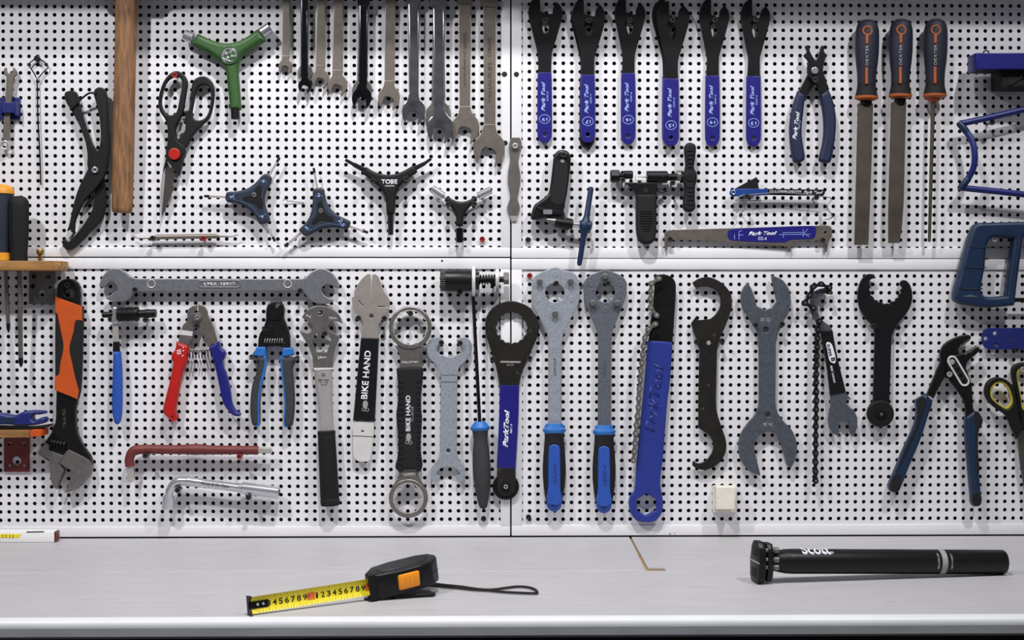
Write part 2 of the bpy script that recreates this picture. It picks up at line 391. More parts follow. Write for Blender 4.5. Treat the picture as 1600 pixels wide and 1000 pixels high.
def panel(label, x0, y0, x1, y1, rails, refa, refb, ncol, nrow):
    """x0.. in px; rails (left, top, right, bottom) widths px; refa/refb two hole positions ncol, nrow apart"""
    t = thing('perforated_panel', label, 'panel', (x0 + x1) / 2, y1)
    a = P(*refa); b = P(*refb)
    pw = (b.x - a.x) / ncol; ph = (a.z - b.z) / nrow
    X0, X1 = P(x0, 500).x, P(x1, 500).x; Z1, Z0 = P(800, y0).z, P(800, y1).z
    i0 = math.ceil((X0 + .003 - a.x) / pw); i1 = math.floor((X1 - .003 - a.x) / pw)
    j0 = math.ceil((a.z - Z1 + .003) / ph); j1 = math.floor((a.z - Z0 - .003) / ph)
    NS = 12; R = 0.0031
    ring = [(math.cos(2*math.pi*(k+.5)/NS), math.sin(2*math.pi*(k+.5)/NS)) for k in range(NS)]
    sqr = []
    for x, z in ring:
        m = max(abs(x), abs(z)); sqr.append((x / m * pw / 2, z / m * ph / 2))
    # corner exactness: push the ring points next to each diagonal onto the cell corner
    for k in range(NS):
        x, z = sqr[k]
        if abs(abs(x) / (pw/2) - 1) < 1e-6 and abs(z) / (ph/2) > 0.99: sqr[k] = (x, math.copysign(ph/2, z))
    V, F = [], []
    for i in range(i0, i1 + 1):
        for j in range(j0, j1 + 1):
            cx, cz = a.x + i * pw, a.z - j * ph; o = len(V)
            for k in range(NS): V.append((cx + sqr[k][0], 0, cz + sqr[k][1]))
            for k in range(NS): V.append((cx + ring[k][0]*R, 0, cz + ring[k][1]*R))
            for k in range(NS): V.append((cx + ring[k][0]*R, 0.0016, cz + ring[k][1]*R))
            for k in range(NS):
                k2 = (k + 1) % NS
                F.append((o+k, o+k2, o+NS+k2, o+NS+k)); F.append((o+NS+k, o+NS+k2, o+2*NS+k2, o+2*NS+k))
    V = [(min(max(x, X0 + .002), X1 - .002), y, min(max(z, Z0 + .002), Z1 - .002)) for x, y, z in V]
    me = bpy.data.meshes.new('m'); me.from_pydata(V, [], F)
    link('perforated_sheet', me, 'panel_white', t, 0.5)
    l, tp, r, bt = rails
    g = 0.0009
    def rail(a0, b0, a1, b1, nm):
        x_0, x_1 = P(a0, 480, 3).x, P(a1, 480, 3).x; z_1, z_0 = P(800, b0, 3).z, P(800, b1, 3).z
        box3(nm, t, 'frame_white', x_0, x_1, -0.003, 0.028, z_0, z_1, 0.0007)
    rail(x0, y0, x1, y0 + tp, 'rail'); rail(x0, y1 - bt, x1, y1, 'rail')
    rail(x0, y0 + tp + .2, x0 + l, y1 - bt - .2, 'stile'); rail(x1 - r, y0 + tp + .2, x1, y1 - bt - .2, 'stile')
    return t
# the ring has 12 points starting at 15 degrees, so points 1,4,7,10 fall on 45, 135, 225 and 315 degrees: cells tile without gaps
pTL = panel('white perforated steel panel behind the hammer and row of combination wrenches', -195, -195, 797.1, 401.4, (14, 16, 13.5, 15), (4.6, 9.9), (766.5, 373.6), 57, 28)
pTR = panel('white perforated steel panel behind the six cone wrenches and three files', 799.4, -195, 1795, 403.2, (15.5, 16, 14, 16), (827.2, 6.6), (1590.5, 375.0), 58, 28)
pBL = panel('white perforated steel panel behind the adjustable wrench and red cable cutter', -195, 403.4, 797.1, 837.2, (14, 17, 15, 15.4), (12.5, 434.5), (716.4, 811.2), 53, 29)
pBR = panel('white perforated steel panel behind the two chain whips and water pump pliers', 799.4, 404.4, 1795, 837.2, (16.3, 16.6, 14, 16.2), (827.6, 431.2), (1583, 809.5), 58, 29)
for p, x, y, r in ((pTL, 788.2, 116, 4.4), (pTR, 806.9, 116.2, 4.2), (pTL, 789.5, 223.5, 4.0), (pBL, 690.8, 407.6, 1.7), (pBR, 1047, 834.2, 1.1), (pBR, 1054, 833.6, 0.8)):
    disc('plug', p, 'gap_dark', x, y, r, 2.6, 0.7, bev=0.2, n=16)

# wall shelf above the panels, out of view; one lamp throws its shadow on the top of the panels
sh = thing('wall_shelf', 'white wall shelf board mounted above the perforated panels', 'shelf', 800, 0, loc=Vector((0, 0, ZC + 0.607)))
box3('board', sh, 'frame_white', -1.0, 1.0, -0.170, -0.001, ZC + 0.607, ZC + 0.63, 0.001)
for x in (-0.8, 0.0, 0.8): box3('bracket', sh, 'grey_steel', x - .012, x + .012, -0.14, 0.034, ZC + 0.597, ZC + 0.607, 0.001)

# ---------------------------------------------------------------- workbench
yS = B(1010, 891.6).y; yF = B(800, 962.0).y
wb = thing('workbench', 'long light grey workbench top with rounded pale front edge', 'workbench', 0, 0, loc=Vector((0, yF / 2, 0)))
def flat(px, py): v = B(px, py); return (v.x, v.y)
def board(name, pts, z0, z1, m, bev=0.0006):
    return prism3(name, wb, m, [Vector((x, y, z0)) for x, y in pts], Vector((0, 0, z1 - z0)), bev, 1)
XL, XR = -1.15, 1.15
gl0 = flat(983.0, 838.0); gl1 = flat(1009.3, 891.6); gr0 = flat(986.0, 838.0); gr1 = flat(1012.6, 886.6); gr2 = flat(1037.5, 886.9); gr3 = flat(1041, 891.6)
board('substrate', [(XL, 0.0), (XR, 0.0), (XR, yF), (XL, yF)], ZB - 0.0222, ZB - 0.0035, 'chipboard')
board('back_board', [(XL, 0.0), (gl0[0], 0.0), (gl1[0], yS + .0004), (XL, yS + .0004)], ZB - 0.0035, ZB, 'bench_grey')
board('back_board', [(gr0[0], 0.0), (XR, 0.0), (XR, yS + .0004), (gr3[0], yS + .0004), gr2, gr1], ZB - 0.0035, ZB, 'bench_grey')
board('front_board', [(XL, yS - .0006), (XR, yS - .0006), (XR, yF), (XL, yF)], ZB - 0.0035, ZB, 'bench_grey')
R_ = 0.009; FW = 0.013; prof = [(yF, ZB - 0.0105), (yF, ZB)]      # white top edging with a rounded nose, grey face below
for k in range(1, 9):
    a = math.pi / 2 * k / 8; prof.append((yF - FW + R_ - R_ * math.sin(a) - .0, ZB - R_ * (1 - math.cos(a))))
prof.append((yF - FW, ZB - 0.0105))
prism3('front_edge', wb, 'bench_edge', [Vector((XL, y, z)) for y, z in prof], Vector((XR - XL, 0, 0)), 0)
prism3('edge_face', wb, 'edge_grey', [Vector((XL, y, z)) for y, z in ((yF, ZB - .0106), (yF - FW, ZB - .0106), (yF - FW, ZB - .020), (yF - FW + .003, ZB - .0232), (yF, ZB - .0232))], Vector((XR - XL, 0, 0)), 0)
box3('apron', wb, 'under_bench_shade', XL + .03, XR - .03, yF + 0.035, yF + 0.055, ZB - 0.13, ZB - 0.0226, 0.001)
for x in (XL + .06, XR - .06):
    for y in (-0.05, yF + 0.09): box3('leg', wb, 'under_bench_shade', x - .03, x + .03, y - .03, y + .03, 0.0, ZB - 0.0226, 0.002)
box3('cabinet_front', wb, 'under_bench_shade', XL + .1, XR - .1, yF + 0.06, yF + 0.08, 0.1, ZB - 0.131, 0.002)

# ================================================================ upper left panel
# small wrench in a blue holder, a second one behind it
t = thing('tool_holder', 'dark blue plastic clip holder at far left edge gripping a small wrench', 'holder', 15, 187, 0)
plate('back_plate', t, 'deep_blue', K('G1', rect(-60, 388, 195, 603)), 0.2, 4, bev=1, sm=False)
plate('clip', t, 'deep_blue', K('G1', rect(14, 432, 142, 540)), 13.5, 5, bev=1.2, sm=False)
plate('side_wall', t, 'deep_blue', K('G1', rect(142, 428, 160, 560)), 4.2, 14, bev=.6, sm=False)
plate('side_wall', t, 'deep_blue', K('G1', rect(0, 428, 14, 560)), 4.2, 14, bev=.6, sm=False)
def small_wrench(label, dx, dy, d):
    t = thing('combination_wrench', label, 'wrench', 8 + dx, 232 + dy, d)
    o = [(45,100,c),(37,125),(40,158),(60,192),(57,300),(50,430),(38,560),(26,805,c),(90,805,c),(97,560),(110,430),(120,290),(132,200),(155,172),(160,138),(145,108),(122,90,c),(125,118),(112,145),(82,152),(64,132),(60,97,c)]
    plate('shaft', t, 'matt_steel', shift(K('G1', o), dx, dy), d, 5)
    plate('ring', t, 'satin_silver', shift(K('G1', circ(45, 855, 47, 24)), dx, dy), d - 1, 7, [shift(K('G1', scallop(45, 855, 30, 3, 12)), dx, dy)], .8, False)
small_wrench('small steel combination wrench held upright in blue clip holder', 0, 0, 7.5)

t = thing('wire_hook', 'thin dark wire hook with diamond-shaped loop at its top', 'hook', 63, 291, 5)
tube('loop', t, 'dark_chrome', K('G1', [(340,12),(290,55),(290,88),(325,140),(365,200),(420,145),(468,92),(430,40),(370,10)]), 1.0, 6, 6)
disc('coil', t, 'black_steel', 57, 91, 4.6, 2, 8, bev=1)
rod('knot', t, 'chrome', (56.5, 121), (61, 124.5), 2.2, 6)
tube('shaft', t, 'black_steel', [(58.2, 123, 6), (59.5, 185, 6), (62.5, 245, 5), (63.8, 289, 4)], 1.15, 5, 8)

# black clamping pliers
t = thing('clamp_pliers', 'long black crossed-arm clamping pliers hanging left of the wooden hammer handle', 'pliers', 110, 390, 6)
A = K('H1', [(38,92),(60,78),(95,80),(112,105),(118,140),(140,220),(165,300),(190,370),(215,410),(240,480),(258,560),(266,640),(264,740),(235,810),(185,860),(130,920),(70,965),(40,960),(20,918,c),(38,905,c),(60,918),(100,880),(160,800),(200,720),(208,650),(190,580),(165,500),(165,430),(150,350),(110,250),(70,180),(42,130)])
a = plate('arm', t, 'black_plastic', A, 5, 8, bev=1.6)
plate('groove', a, 'gap_dark', K('H1', [(60,95),(90,95),(105,140),(135,250),(175,370),(160,370),(115,250),(65,130)]), 12.4, 1.2, bev=.4)
Bq = K('H1', [(200,85),(225,58),(262,70),(275,120),(280,220),(288,380),(280,470),(260,550),(215,620),(150,690),(115,760),(95,810),(92,860),(85,875,c),(68,850,c),(50,860,c),(62,830),(75,770),(90,700),(120,610),(165,520),(200,450),(235,380),(235,250),(215,150)])
b = plate('arm', t, 'black_plastic', Bq, 13.5, 8, bev=1.6)
plate('groove', b, 'gap_dark', K('H1', [(222,80),(255,80),(265,130),(268,260),(262,380),(248,380),(250,250),(240,150)]), 20.9, 1.2, bev=.4)
tube('strap', t, 'black_rubber', K('H1', [(70,185,15),(120,135,17),(175,92,22),(215,95,22)]), 1.6, 18)
disc('pivot', t, 'chrome', *K('H1', (207,520)), 5.2, 21, 3.5, [circ(*K('H1', (207,520)), 1.6, 10)], .8)
plate('jaw_pad', t, 'grey_steel', K('H1', [(62,900),(95,860),(102,868),(72,915)]), 7, 4, sm=False)
plate('spring_bar', t, 'blade_steel', K('H1', [(140,725),(200,655),(205,672),(160,728)]), 6, 3, sm=False)

# hammer
t = thing('hammer', 'hammer with a worn brown wooden handle hanging head-up past the top edge', 'hammer', 191, 328, 30)
lathe('handle', t, 'hammer_wood', (198.5, -48), (190.8, 328.5), [(0,12),(1,15),(40,16.4),(60,17.2),(120,16.4),(200,16.6),(290,17.0),(340,16.8),(368,16.4),(374,15.4),(376.5,13)], 30, 22, 0.72, 24)
plate('head', t, 'grey_steel', [(140,-46),(160,-56),(178,-52),(220,-52),(232,-46),(268,-40),(270,-30),(236,-26),(222,-14),(178,-14),(162,-10),(140,-20)], 16, 30, bev=4, sm=False)

# kitchen scissors
t = thing('scissors', 'black-handled scissors with red pivot cap, hung point down', 'scissors', 253, 340, 8)
pl = t
plate('handle', t, 'black_plastic', K('H2', [(28,240),(35,180),(65,100),(110,52),(150,43),(188,65),(210,110),(203,180),(188,275),(172,330),(140,390),(135,440),(150,480),(192,518),(188,570),(84,570),(86,480),(85,400),(70,345),(40,300)]), 9, 9,
      [smooth(K('H2', [(48,240),(55,180),(80,115),(115,85),(150,80),(172,100),(175,140),(160,220),(145,290),(125,315),(90,315),(60,285)]))], bev=2.2)
plate('handle', t, 'black_plastic', K('H2', [(235,180),(240,120),(260,90),(305,75),(345,90),(372,130),(378,190),(368,270),(345,340),(300,385),(255,430),(225,480),(200,522),(165,500),(150,475),(190,430),(200,370),(192,315),(180,298),(200,292),(218,285),(230,250)]), 6, 9,
      [smooth(K('H2', [(268,160),(290,135),(325,130),(352,165),(355,220),(345,290),(320,335),(280,352),(250,340),(240,310),(250,240)]))], bev=2.2)
plate('shank', t, 'black_plastic', K('H2', [(86,480,c),(150,480,c),(196,520,c),(186,590,c),(158,698,c),(82,604,c),(58,674,c),(76,590,c)]), 9.5, 8, bev=.5)
plate('nut_cracker', t, 'satin_silver', scallop(*K('H2', (167, 400)), 9, .5, 14) , 6, 4, [capsule(*K('H2', (176,360)), *K('H2', (155,440)), 2.6)], .4, False)
disc('pivot_cap', t, 'red', *K('H2', (128,562)), 9.4, 18, 3.2, bev=1.4)
plate('blade', t, 'blade_steel', K('H2', [(78,605,c),(62,800),(49,964,c),(128,775,c),(117,738),(128,708),(150,716,c),(157,690,c),(120,670)]), 10, 2.5)
plate('blade', t, 'satin_silver', K('H2', [(62,640,c),(50,960,c),(44,800)]), 7, 2)

# green Y tool
t = thing('skate_tool', 'green plastic Y-shaped tool with chrome sockets beside the hammer', 'tool', 365, 190, 8)
plate('body', t, 'green', K('A3', [(625,232,c),(700,268),(790,298),(870,299),(950,272),(1060,197,c),(1112,282,c),(1000,350),(940,398),(915,468),(922,600),(936,775,c),(858,778,c),(840,620),(822,490),(790,440),(720,385),(580,315,c)]), 6, 19, bev=7, res=3)
for x0, y0, x1, y1 in ((618,238,588,312),(612,240,582,310),(1064,205,1106,280)):
    pass
disc('hub', t, 'green', *K('A3', (855,392)), 14.5, 24, 3, [circ(*K('A3', (855,392)), 12.6, 24)], 1)
x, y = K('A3', (855, 392))
disc('die', t, 'chrome', x, y, 12.4, 22, 4, [circ(x-2.5, y-6.5, 2.9, 12), circ(x+6.3, y-2.3, 2.9, 12), circ(x+2.4, y+6.4, 2.9, 12), circ(x-6.4, y+2.4, 2.9, 12), circ(x, y, 3.2, 12)], .6)
def socket(par, a, b, r, d, m='chrome'):
    s = rod('socket', par, m, a, b, r, d, seg=20); rod('bore', s, 'gap_dark', (b[0]-(b[0]-a[0])*.05, b[1]-(b[1]-a[1])*.05), (b[0]+(b[0]-a[0])*.012, b[1]+(b[1]-a[1])*.012), r*.66, d, seg=6)
socket(t, K('A3', (603,274)), K('A3', (536,246)), 8.8, 16); socket(t, K('A3', (1082,238)), K('A3', (1146,196)), 8.8, 16)
rod('collar', t, 'green', K('A3', (893,735)), K('A3', (897,770)), 9.6, 16, seg=20)
rod('bit_holder', t, 'black_satin', K('A3', (897,774)), K('A3', (899,846)), 6.8, 16, seg=16)

# dental pick
t = thing('scribe', 'thin double-ended steel pick lying across two screws', 'pick', 290, 376, 8)
lathe('grip', t, 'matt_steel', K('A4', (188,775)), K('A4', (636,768)), [(0,2.2)] + [q for k in range(0, 24) for q in ((2+k*4, 3.9), (4+k*4, 3.6))] + [(98.5,2.2)], 11, seg=14)
tube('point', t, 'grey_steel', K('A4', [(190,775),(120,780),(60,778),(35,762),(18,764)]), [2.0,1.8,1.2,1.0,.5], 11)
tube('point', t, 'grey_steel', K('A4', [(634,768),(690,770),(740,770),(765,760),(786,762)]), [2.0,1.5,1.1,.9,.5], 11)

# Y hex keys
def scaled(pts, k, o):
    return [(o[0] + (p[0]-o[0])*k, o[1] + (p[1]-o[1])*k) for p in pts]
def y_key(label, ref, body, ctr, rods, tri, nums, scr):
    t = thing('y_hex_key', label, 'hex key', *K(ref, ctr), 8, 'Y hex keys')
    s = CR[ref][2]
    bd = plate('body', t, 'dark_navy', K(ref, body), 8, 13, bev=3)
    o = K(ref, ctr); sb = smooth(K(ref, body), 6)
    plate('stripe', bd, 'teal_print', scaled(sb, .74, o), 20.6, .7, [scaled(sb, .705, o)], .15, False)
    plate('inlay', bd, 'black_plastic', K(ref, tri), 20.6, 1.0, bev=.4)
    disc('screw', bd, 'grey_steel', *K(ref, scr), 3.8, 21.2, 1.2, [circ(*K(ref, scr), 1.3, 6)], .3, 16)
    for (a, b, r) in rods:
        a = K(ref, a); b = K(ref, b); q = rod('rod', t, 'satin_silver', a, b, r, 14, seg=6)
        e = (b[0]-(b[0]-a[0])*.22, b[1]-(b[1]-a[1])*.22); f = (b[0]+(b[0]-a[0])*.02, b[1]+(b[1]-a[1])*.02)
        rod('tip', q, 'black_steel', e, f, r*1.12, 14, seg=6)
    for (x, y, st, rot) in nums: text(bd, 'pale_print', st, *K(ref, (x, y)), 4.2*len(st), 5.5, rot, 21.1, 0.01)
y_key('dark blue three-armed hex key with one arm pointing straight left', 'A4', [(692,470),(705,453),(760,450),(840,430),(900,390),(955,332),(985,325),(1015,350),(1010,385),(980,440),(965,500),(975,560),(1000,630),(1000,660),(955,682),(935,675),(890,610),(830,560),(760,530),(705,525),(692,510)],
      (905,490), [((700,490),(545,484),1.9), ((995,350),(1075,212),1.9), ((975,670),(1042,802),1.9)], [(815,502),(880,470),(938,405),(945,480),(952,568),(890,535)], [(737,490,'5',90),(963,378,'6',-40),(955,630,'4',-150)], (895,475))
y_key('dark blue three-armed hex key with one arm pointing up, beside the larger black one', 'A7', [(325,430),(350,412),(415,415),(425,450),(440,520),(480,590),(545,645),(640,690),(650,710),(625,765),(590,762),(500,750),(400,765),(320,800),(260,825),(215,790),(205,770),(270,700),(310,620),(325,520)],
      (400,640), [((366,418),(335,240),1.7), ((625,733),(802,796),1.9), ((222,800),(85,914),2.4)], [(385,520),(430,620),(505,690),(400,690),(320,720),(365,640)], [(378,470,'2',0),(272,760,'3',45),(578,713,'2.5',-60)], (395,608))
t = thing('y_torx_key', 'black three-armed key printed TOBE in white letters', 'hex key', 610, 367, 8)
bd = plate('body', t, 'black_plastic', K('A7', [(785,222,c),(850,262),(920,285),(1000,292),(1090,270),(1195,212,c),(1235,265,c),(1130,345),(1075,400),(1050,460),(1035,632,c),(965,632,c),(955,500),(930,440),(890,390),(830,345),(757,283,c)]), 8, 14, bev=3.5, res=2)
text(bd, 'white_print', 'TOBE', *K('A7', (990,355)), 25, 7.2, 0, 22, 0.03)
plate('fine_print', bd, 'grey_print', K('A7', rect(952,386,1034,397)), 21.9, .3, bev=.05, sm=False)
for a, b, r in (((772,253),(680,205),4.2), ((686,208),(610,165),2.9), ((1213,240),(1300,195),3.7), ((1294,198),(1354,155),2.6), ((1000,628),(1003,816),4.8)):
    rod('rod', t, 'black_steel', K('A7', a), K('A7', b), r, 15, seg=6, r2=r*.85)
t = thing('y_socket_wrench', 'small black three-armed socket wrench with chrome sockets', 'socket wrench', 717, 384, 8)
plate('body', t, 'black_plastic', K('A8', [(285,410,c),(330,440),(385,452),(440,440),(490,408,c),(503,440,c),(440,500),(405,550),(397,635,c),(343,632,c),(343,560),(310,500),(258,443,c)]), 8, 13, bev=3.5, res=2)
for a, m_, e, r in (((272,428),(252,414),(165,354),6.8), ((488,427),(508,412),(606,366),6.4)):
    rod('neck', t, 'chrome', K('A8', a), K('A8', m_), 2.8, 14); socket(t, K('A8', m_), K('A8', e), r, 14)
rod('neck', t, 'chrome', K('A8', (371,630)), K('A8', (371,655)), 2.8, 14); socket(t, K('A8', (371,650)), K('A8', (373,756)), 6.0, 14, 'dark_chrome')

# combination wrenches
HEAD = [(p[0]/90, p[1]/90) + tuple(p[2:]) for p in [(38,-130),(45,-95),(80,-50),(90,0),(80,40),(50,90),(27,110,c),(35,60),(40,25,c),(25,8),(0,-2),(-25,-5),(-42,8,c),(-50,40),(-69,90,c),(-85,50),(-92,5),(-80,-45),(-50,-85),(-36,-130)]]
def comb_wrench(label, m, xt0, xt1, xb0, xb1, cx, cy, r, d, ring_y=-42, ref=None, collar=None, th=5.5):
    """shaft edges at y=-20 (xt) and at the head (xb), open head centre and radius px"""
    t = thing('combination_wrench', label, 'wrench', cx, cy + r * 1.2, d, 'combination wrenches hung in a row')
    h = [(cx + p[0]*r, cy + p[1]*r) + tuple(p[2:]) for p in HEAD]
    ys = cy - r * 1.55
    sh = plate('shaft', t, m, [(xt0, -18, c), (xt1, -18, c), (xb1, ys, c), (xb1, ys + 4, c), (xb0, ys + 4, c), (xb0, ys, c)], d + .6, th - 1.6 if m == 'matt_steel' else th, bev=2.4 if m != 'matt_steel' else .6, res=3)
    h[0] = (xb1, ys, c); h[-1] = (xb0, ys, c)
    plate('jaw', t, m, h, d, th, bev=.7)
    # ring end, out of the picture at the top
    xm = (xt0 + xt1) / 2; rr = (xt1 - xt0) * .95
    plate('ring', t, m, circ(xm, -18 - rr * .8, rr, 28), d - .5, th + 3, [scallop(xm, -18 - rr * .8, rr * .66, rr * .05, 12)], 1.2, False)
    if collar: plate('collar', t, m, [(xm - (xt1-xt0)*.75, -14), (xm + (xt1-xt0)*.75, -14), (xm + (xt1-xt0)*.66, collar-3), (xm + (xt1-xt0)*.5, collar), (xm - (xt1-xt0)*.5, collar), (xm - (xt1-xt0)*.66, collar-3)], d - .3, th + 2, bev=1.6, sm=False, res=2)
    return t
def ax(ref, *v): return [K(ref, (q, 0))[0] for q in v]
W5 = lambda *v: ax('A5', *v); W6 = lambda *v: ax('A6', *v)
comb_wrench('first and smallest matt wrench of the row, nearest the green tool', 'matt_steel', *W5(108,165,107,160), *K('A5', (130,517)), 10.8, 5)
comb_wrench('dark steel wrench mostly hidden behind the slim dark chrome one', 'grey_steel', *W5(250,300,255,312), *K('A5', (283,560)), 11.5, 3, th=4)
comb_wrench('slim dark chrome combination wrench second in the row', 'dark_chrome', *W5(246,303,250,302), *K('A5', (282,668)), 10.4, 11)
comb_wrench('matt wrench third in the row, right of the slim dark chrome one', 'matt_steel', *W5(380,440,370,440), *K('A5', (403,612)), 13.4, 5)
comb_wrench('matt wrench fourth in the row, left of the black chrome one', 'matt_steel', *W5(510,580,500,578), *K('A5', (537,662)), 15.2, 5)
comb_wrench('dark steel wrench mostly hidden behind the glossy black chrome one', 'grey_steel', *W5(705,770,690,775), *K('A5', (730,700)), 15.5, 3, th=4)
t = comb_wrench('glossy black chrome combination wrench fifth in the row', 'dark_chrome', *W5(704,774,702,768), *K('A5', (727,762)), 15.4, 11, collar=8.5)
comb_wrench('matt wrench between the black chrome and first bright chrome wrench', 'matt_steel', *W6(8,68,5,62), *K('A6', (29,562)), 16.8, 5)
comb_wrench('bright chrome wrench with smooth shaft, left of the doubled chrome one', 'wrench_chrome', *W6(138,203,146,200), *K('A6', (172,642)), 18.2, 8, collar=6)
comb_wrench('dull steel wrench hidden behind the larger bright chrome wrench', 'grey_steel', *W6(285,345,275,355), *K('A6', (315,660)), 19.5, 3, th=4)
comb_wrench('larger bright chrome wrench hanging in front of a dull one', 'wrench_chrome', *W6(281,350,288,345), *K('A6', (325,738)), 20.3, 11, collar=13)
t9 = comb_wrench('large matt wrench next to last in the row, embossed letters down its shaft', 'matt_steel', *W6(432,505,438,498), *K('A6', (472,737)), 21.4, 5, collar=5)
t10 = comb_wrench('largest matt combination wrench at the right end of the row', 'matt_steel', *W6(572,648,580,645), *K('A6', (610,858)), 24.3, 5, collar=10)
text(t9, 'stamp_print', 'www.dzol.ru', *K('A6', (465,400)), 54, 4.5, 90, 10.0); text(t9, 'stamp_print', 'BERYO', *K('A6', (468,235)), 24, 4.5, 90, 10.0)
text(t10, 'stamp_print', 'VANADIUM', *K('A6', (612,480)), 62, 6, 90, 10.0); text(t10, 'stamp_print', 'CHROME', *K('A6', (610,270)), 30, 5.5, 90, 10.0)

# flat grey spatula over the seam
t = thing('flat_scraper', 'flat wavy-edged grey steel tool hanging over the panel seam', 'scraper', 803, 345, 4)
plate('blade', t, 'grey_steel', [(799.3,214.8,c),(812.3,214.8,c),(815.3,225),(812,240),(809.8,252),(813.4,276),(811,296),(808.6,310),(812.3,325),(808.4,337,c),(796,337,c),(792.4,325),(797.2,308),(793.5,285),(793.6,272),(796.8,250),(795.7,237),(795.2,226)], 4.2, 2.6, [circ(805, 228.4, 3.2, 14)], .4)
plate('tip', t, 'satin_silver', [(797,337),(808,337),(808,344.5),(799,346)], 4.6, 1.8, bev=.2, sm=False)

t = thing('wire_curl', 'thin curled wire end poking from the panel between the two dark blue hex keys', 'wire', 458, 315, 2)
tube('wire', t, 'black_steel', K('A7', [(70,522,4),(78,508,6),(95,506,6),(104,522,5),(150,525,3),(200,532,2),(250,536,1.5)]), .5, 4, 6)

# ================================================================ upper right panel
def cone_wrench(label, num, dx, hw, ysl, yb, head_k, slot, d, parts_dark=False, tail=0, lean=0, txt=True, sm='park_blue', group='cone wrenches in a row'):
    """dx: px of the handle axis; hw half width of sleeve; ysl top of the sleeve; yb bottom"""
    t = thing('cone_wrench', label, 'wrench', dx, yb, d, group)
    x = dx; k = head_k; top = ysl - 113
    def q(px, py): return (x + (px - 206) / 4 * k + lean * (1 - py / 455), (py / 4 + top) )
    s = slot
    pts = [q(206-s+8,-32)+(c,), q(158,-27), q(128,0), q(108,42), q(104,85), q(110,125), q(124,178), q(152,290), q(164,345), (x - hw + 1, ysl + 4, c), (x + hw - 1, ysl + 4, c), q(250,345), q(264,290), q(300,170), q(318,92), q(312,50), q(284,12)+(c,), q(206+s+16,48), q(206+s+10,86)+(c,), q(222,84), q(212,72), q(200,78), q(206-s+10,68)+(c,)]
    plate('jaw', t, 'black_satin', pts, d, 3, [smooth([q(212,212),(q(196,190)),(q(190,150)),(q(200,125)),(q(222,125)),(q(232,150)),(q(228,190))])], .4)
    sl = plate('sleeve', t, sm, [(x-hw, ysl, c), (x+hw, ysl, c), (x+hw+.3, yb-12), (x+hw-2, yb-5), (x+hw*.5, yb-.6), (x, yb), (x-hw*.5, yb-.6), (x-hw+2, yb-5), (x-hw-.3, yb-12)], d - .8, 4.6, [circ(x, yb - 12.5, 3.0, 14)], 1.0)
    if txt:
        text(sl, 'pale_print', 'Park Tool', x - 2.2, ysl + 38, 46, 6.2, 90, d + 3.8, .035, .35)
        text(sl, 'pale_print', 'SCW-' + num, x + 4.6, ysl + 37.5, 15, 2.6, 90, d + 3.8, .025)
        plate('badge_ring', sl, 'pale_print', circ(x, ysl + 73, 8.6, 24, 7.2), d + 3.7, .25, [circ(x, ysl + 73, 7.9, 24, 6.5)], .05, False)
        text(sl, 'pale_print', num, x, ysl + 74, 8.5, 5.6, 180, d + 3.8, .025)
    return t
cone_wrench('black cone wrench behind the one marked 17, its dark handle end showing below', '17', 917.5, 11.5, 121, 230.5, 1.0, 36, 4, txt=False, sm='black_rubber')
cone_wrench('cone wrench with blue sleeve marked 19, leftmost of the six', '19', 851, 11, 113, 222.5, 1.0, 38, 5)
cone_wrench('cone wrench with blue sleeve marked 17, second of the six', '17', 918.6, 11, 116.5, 222.5, .95, 36, 10)
cone_wrench('cone wrench with blue sleeve marked 16, third of the six', '16', 981.6, 11, 114, 224.5, .9, 33, 5, lean=2)
cone_wrench('larger black cone wrench hidden behind the one marked 15', '15', 1046.5, 11.5, 118, 226.5, 1.1, 34, 4, txt=False)
cone_wrench('cone wrench with blue sleeve marked 15, fourth of the six', '15', 1048.6, 12, 122.5, 227.5, .95, 30, 10, lean=2)
cone_wrench('cone wrench with blue sleeve marked 14, fifth of the six', '14', 1113.3, 11, 118, 228, .88, 28, 5, lean=2)
cone_wrench('cone wrench with blue sleeve marked 13, rightmost of the six', '13', 1177.6, 11.2, 119, 228, .86, 28, 5, lean=2)

# master link pliers
t = thing('link_pliers', 'navy-handled chain link pliers hanging open between cone wrenches and files', 'pliers', 1272, 258, 6)
plate('jaw', t, 'black_satin', K('B3', [(175,535,c),(205,480),(230,430),(245,380),(285,340),(300,300),(310,265),(325,268),(325,295),(337,320),(325,365),(315,420),(290,465),(262,500),(215,570,c)]), 8, 6, bev=.8)
plate('jaw', t, 'black_satin', K('B3', [(216,268),(232,263),(245,300),(275,350),(312,385),(325,430),(356,518,c),(306,552,c),(275,485),(235,440),(228,390),(232,355),(208,320),(225,300)]), 14.2, 5, bev=.8)
h = plate('handle', t, 'navy', K('B3', [(176,522,c),(218,548,c),(208,650),(198,760),(208,850),(216,915),(195,938),(160,938),(145,910),(132,820),(130,720),(145,620)]), 4, 15, bev=5, res=3)
plate('handle', t, 'navy', K('B3', [(304,548,c),(352,513,c),(380,580),(395,660),(397,740),(385,850),(365,935),(340,942),(305,932),(300,915),(320,830),(328,740),(322,650)]), 6, 15, bev=5, res=3)
disc('pivot', t, 'chrome', *K('B3', (272,408)), 5.8, 19, 3, bev=1.2)
text(h, 'white_print', 'Park Tool', *K('B3', (163,727)), 44, 6.5, 83, 19.1, .035, .3)
text(h, 'pale_print', 'MLP-1.2', *K('B3', (182,725)), 14, 2.4, 83, 19.1, .01)

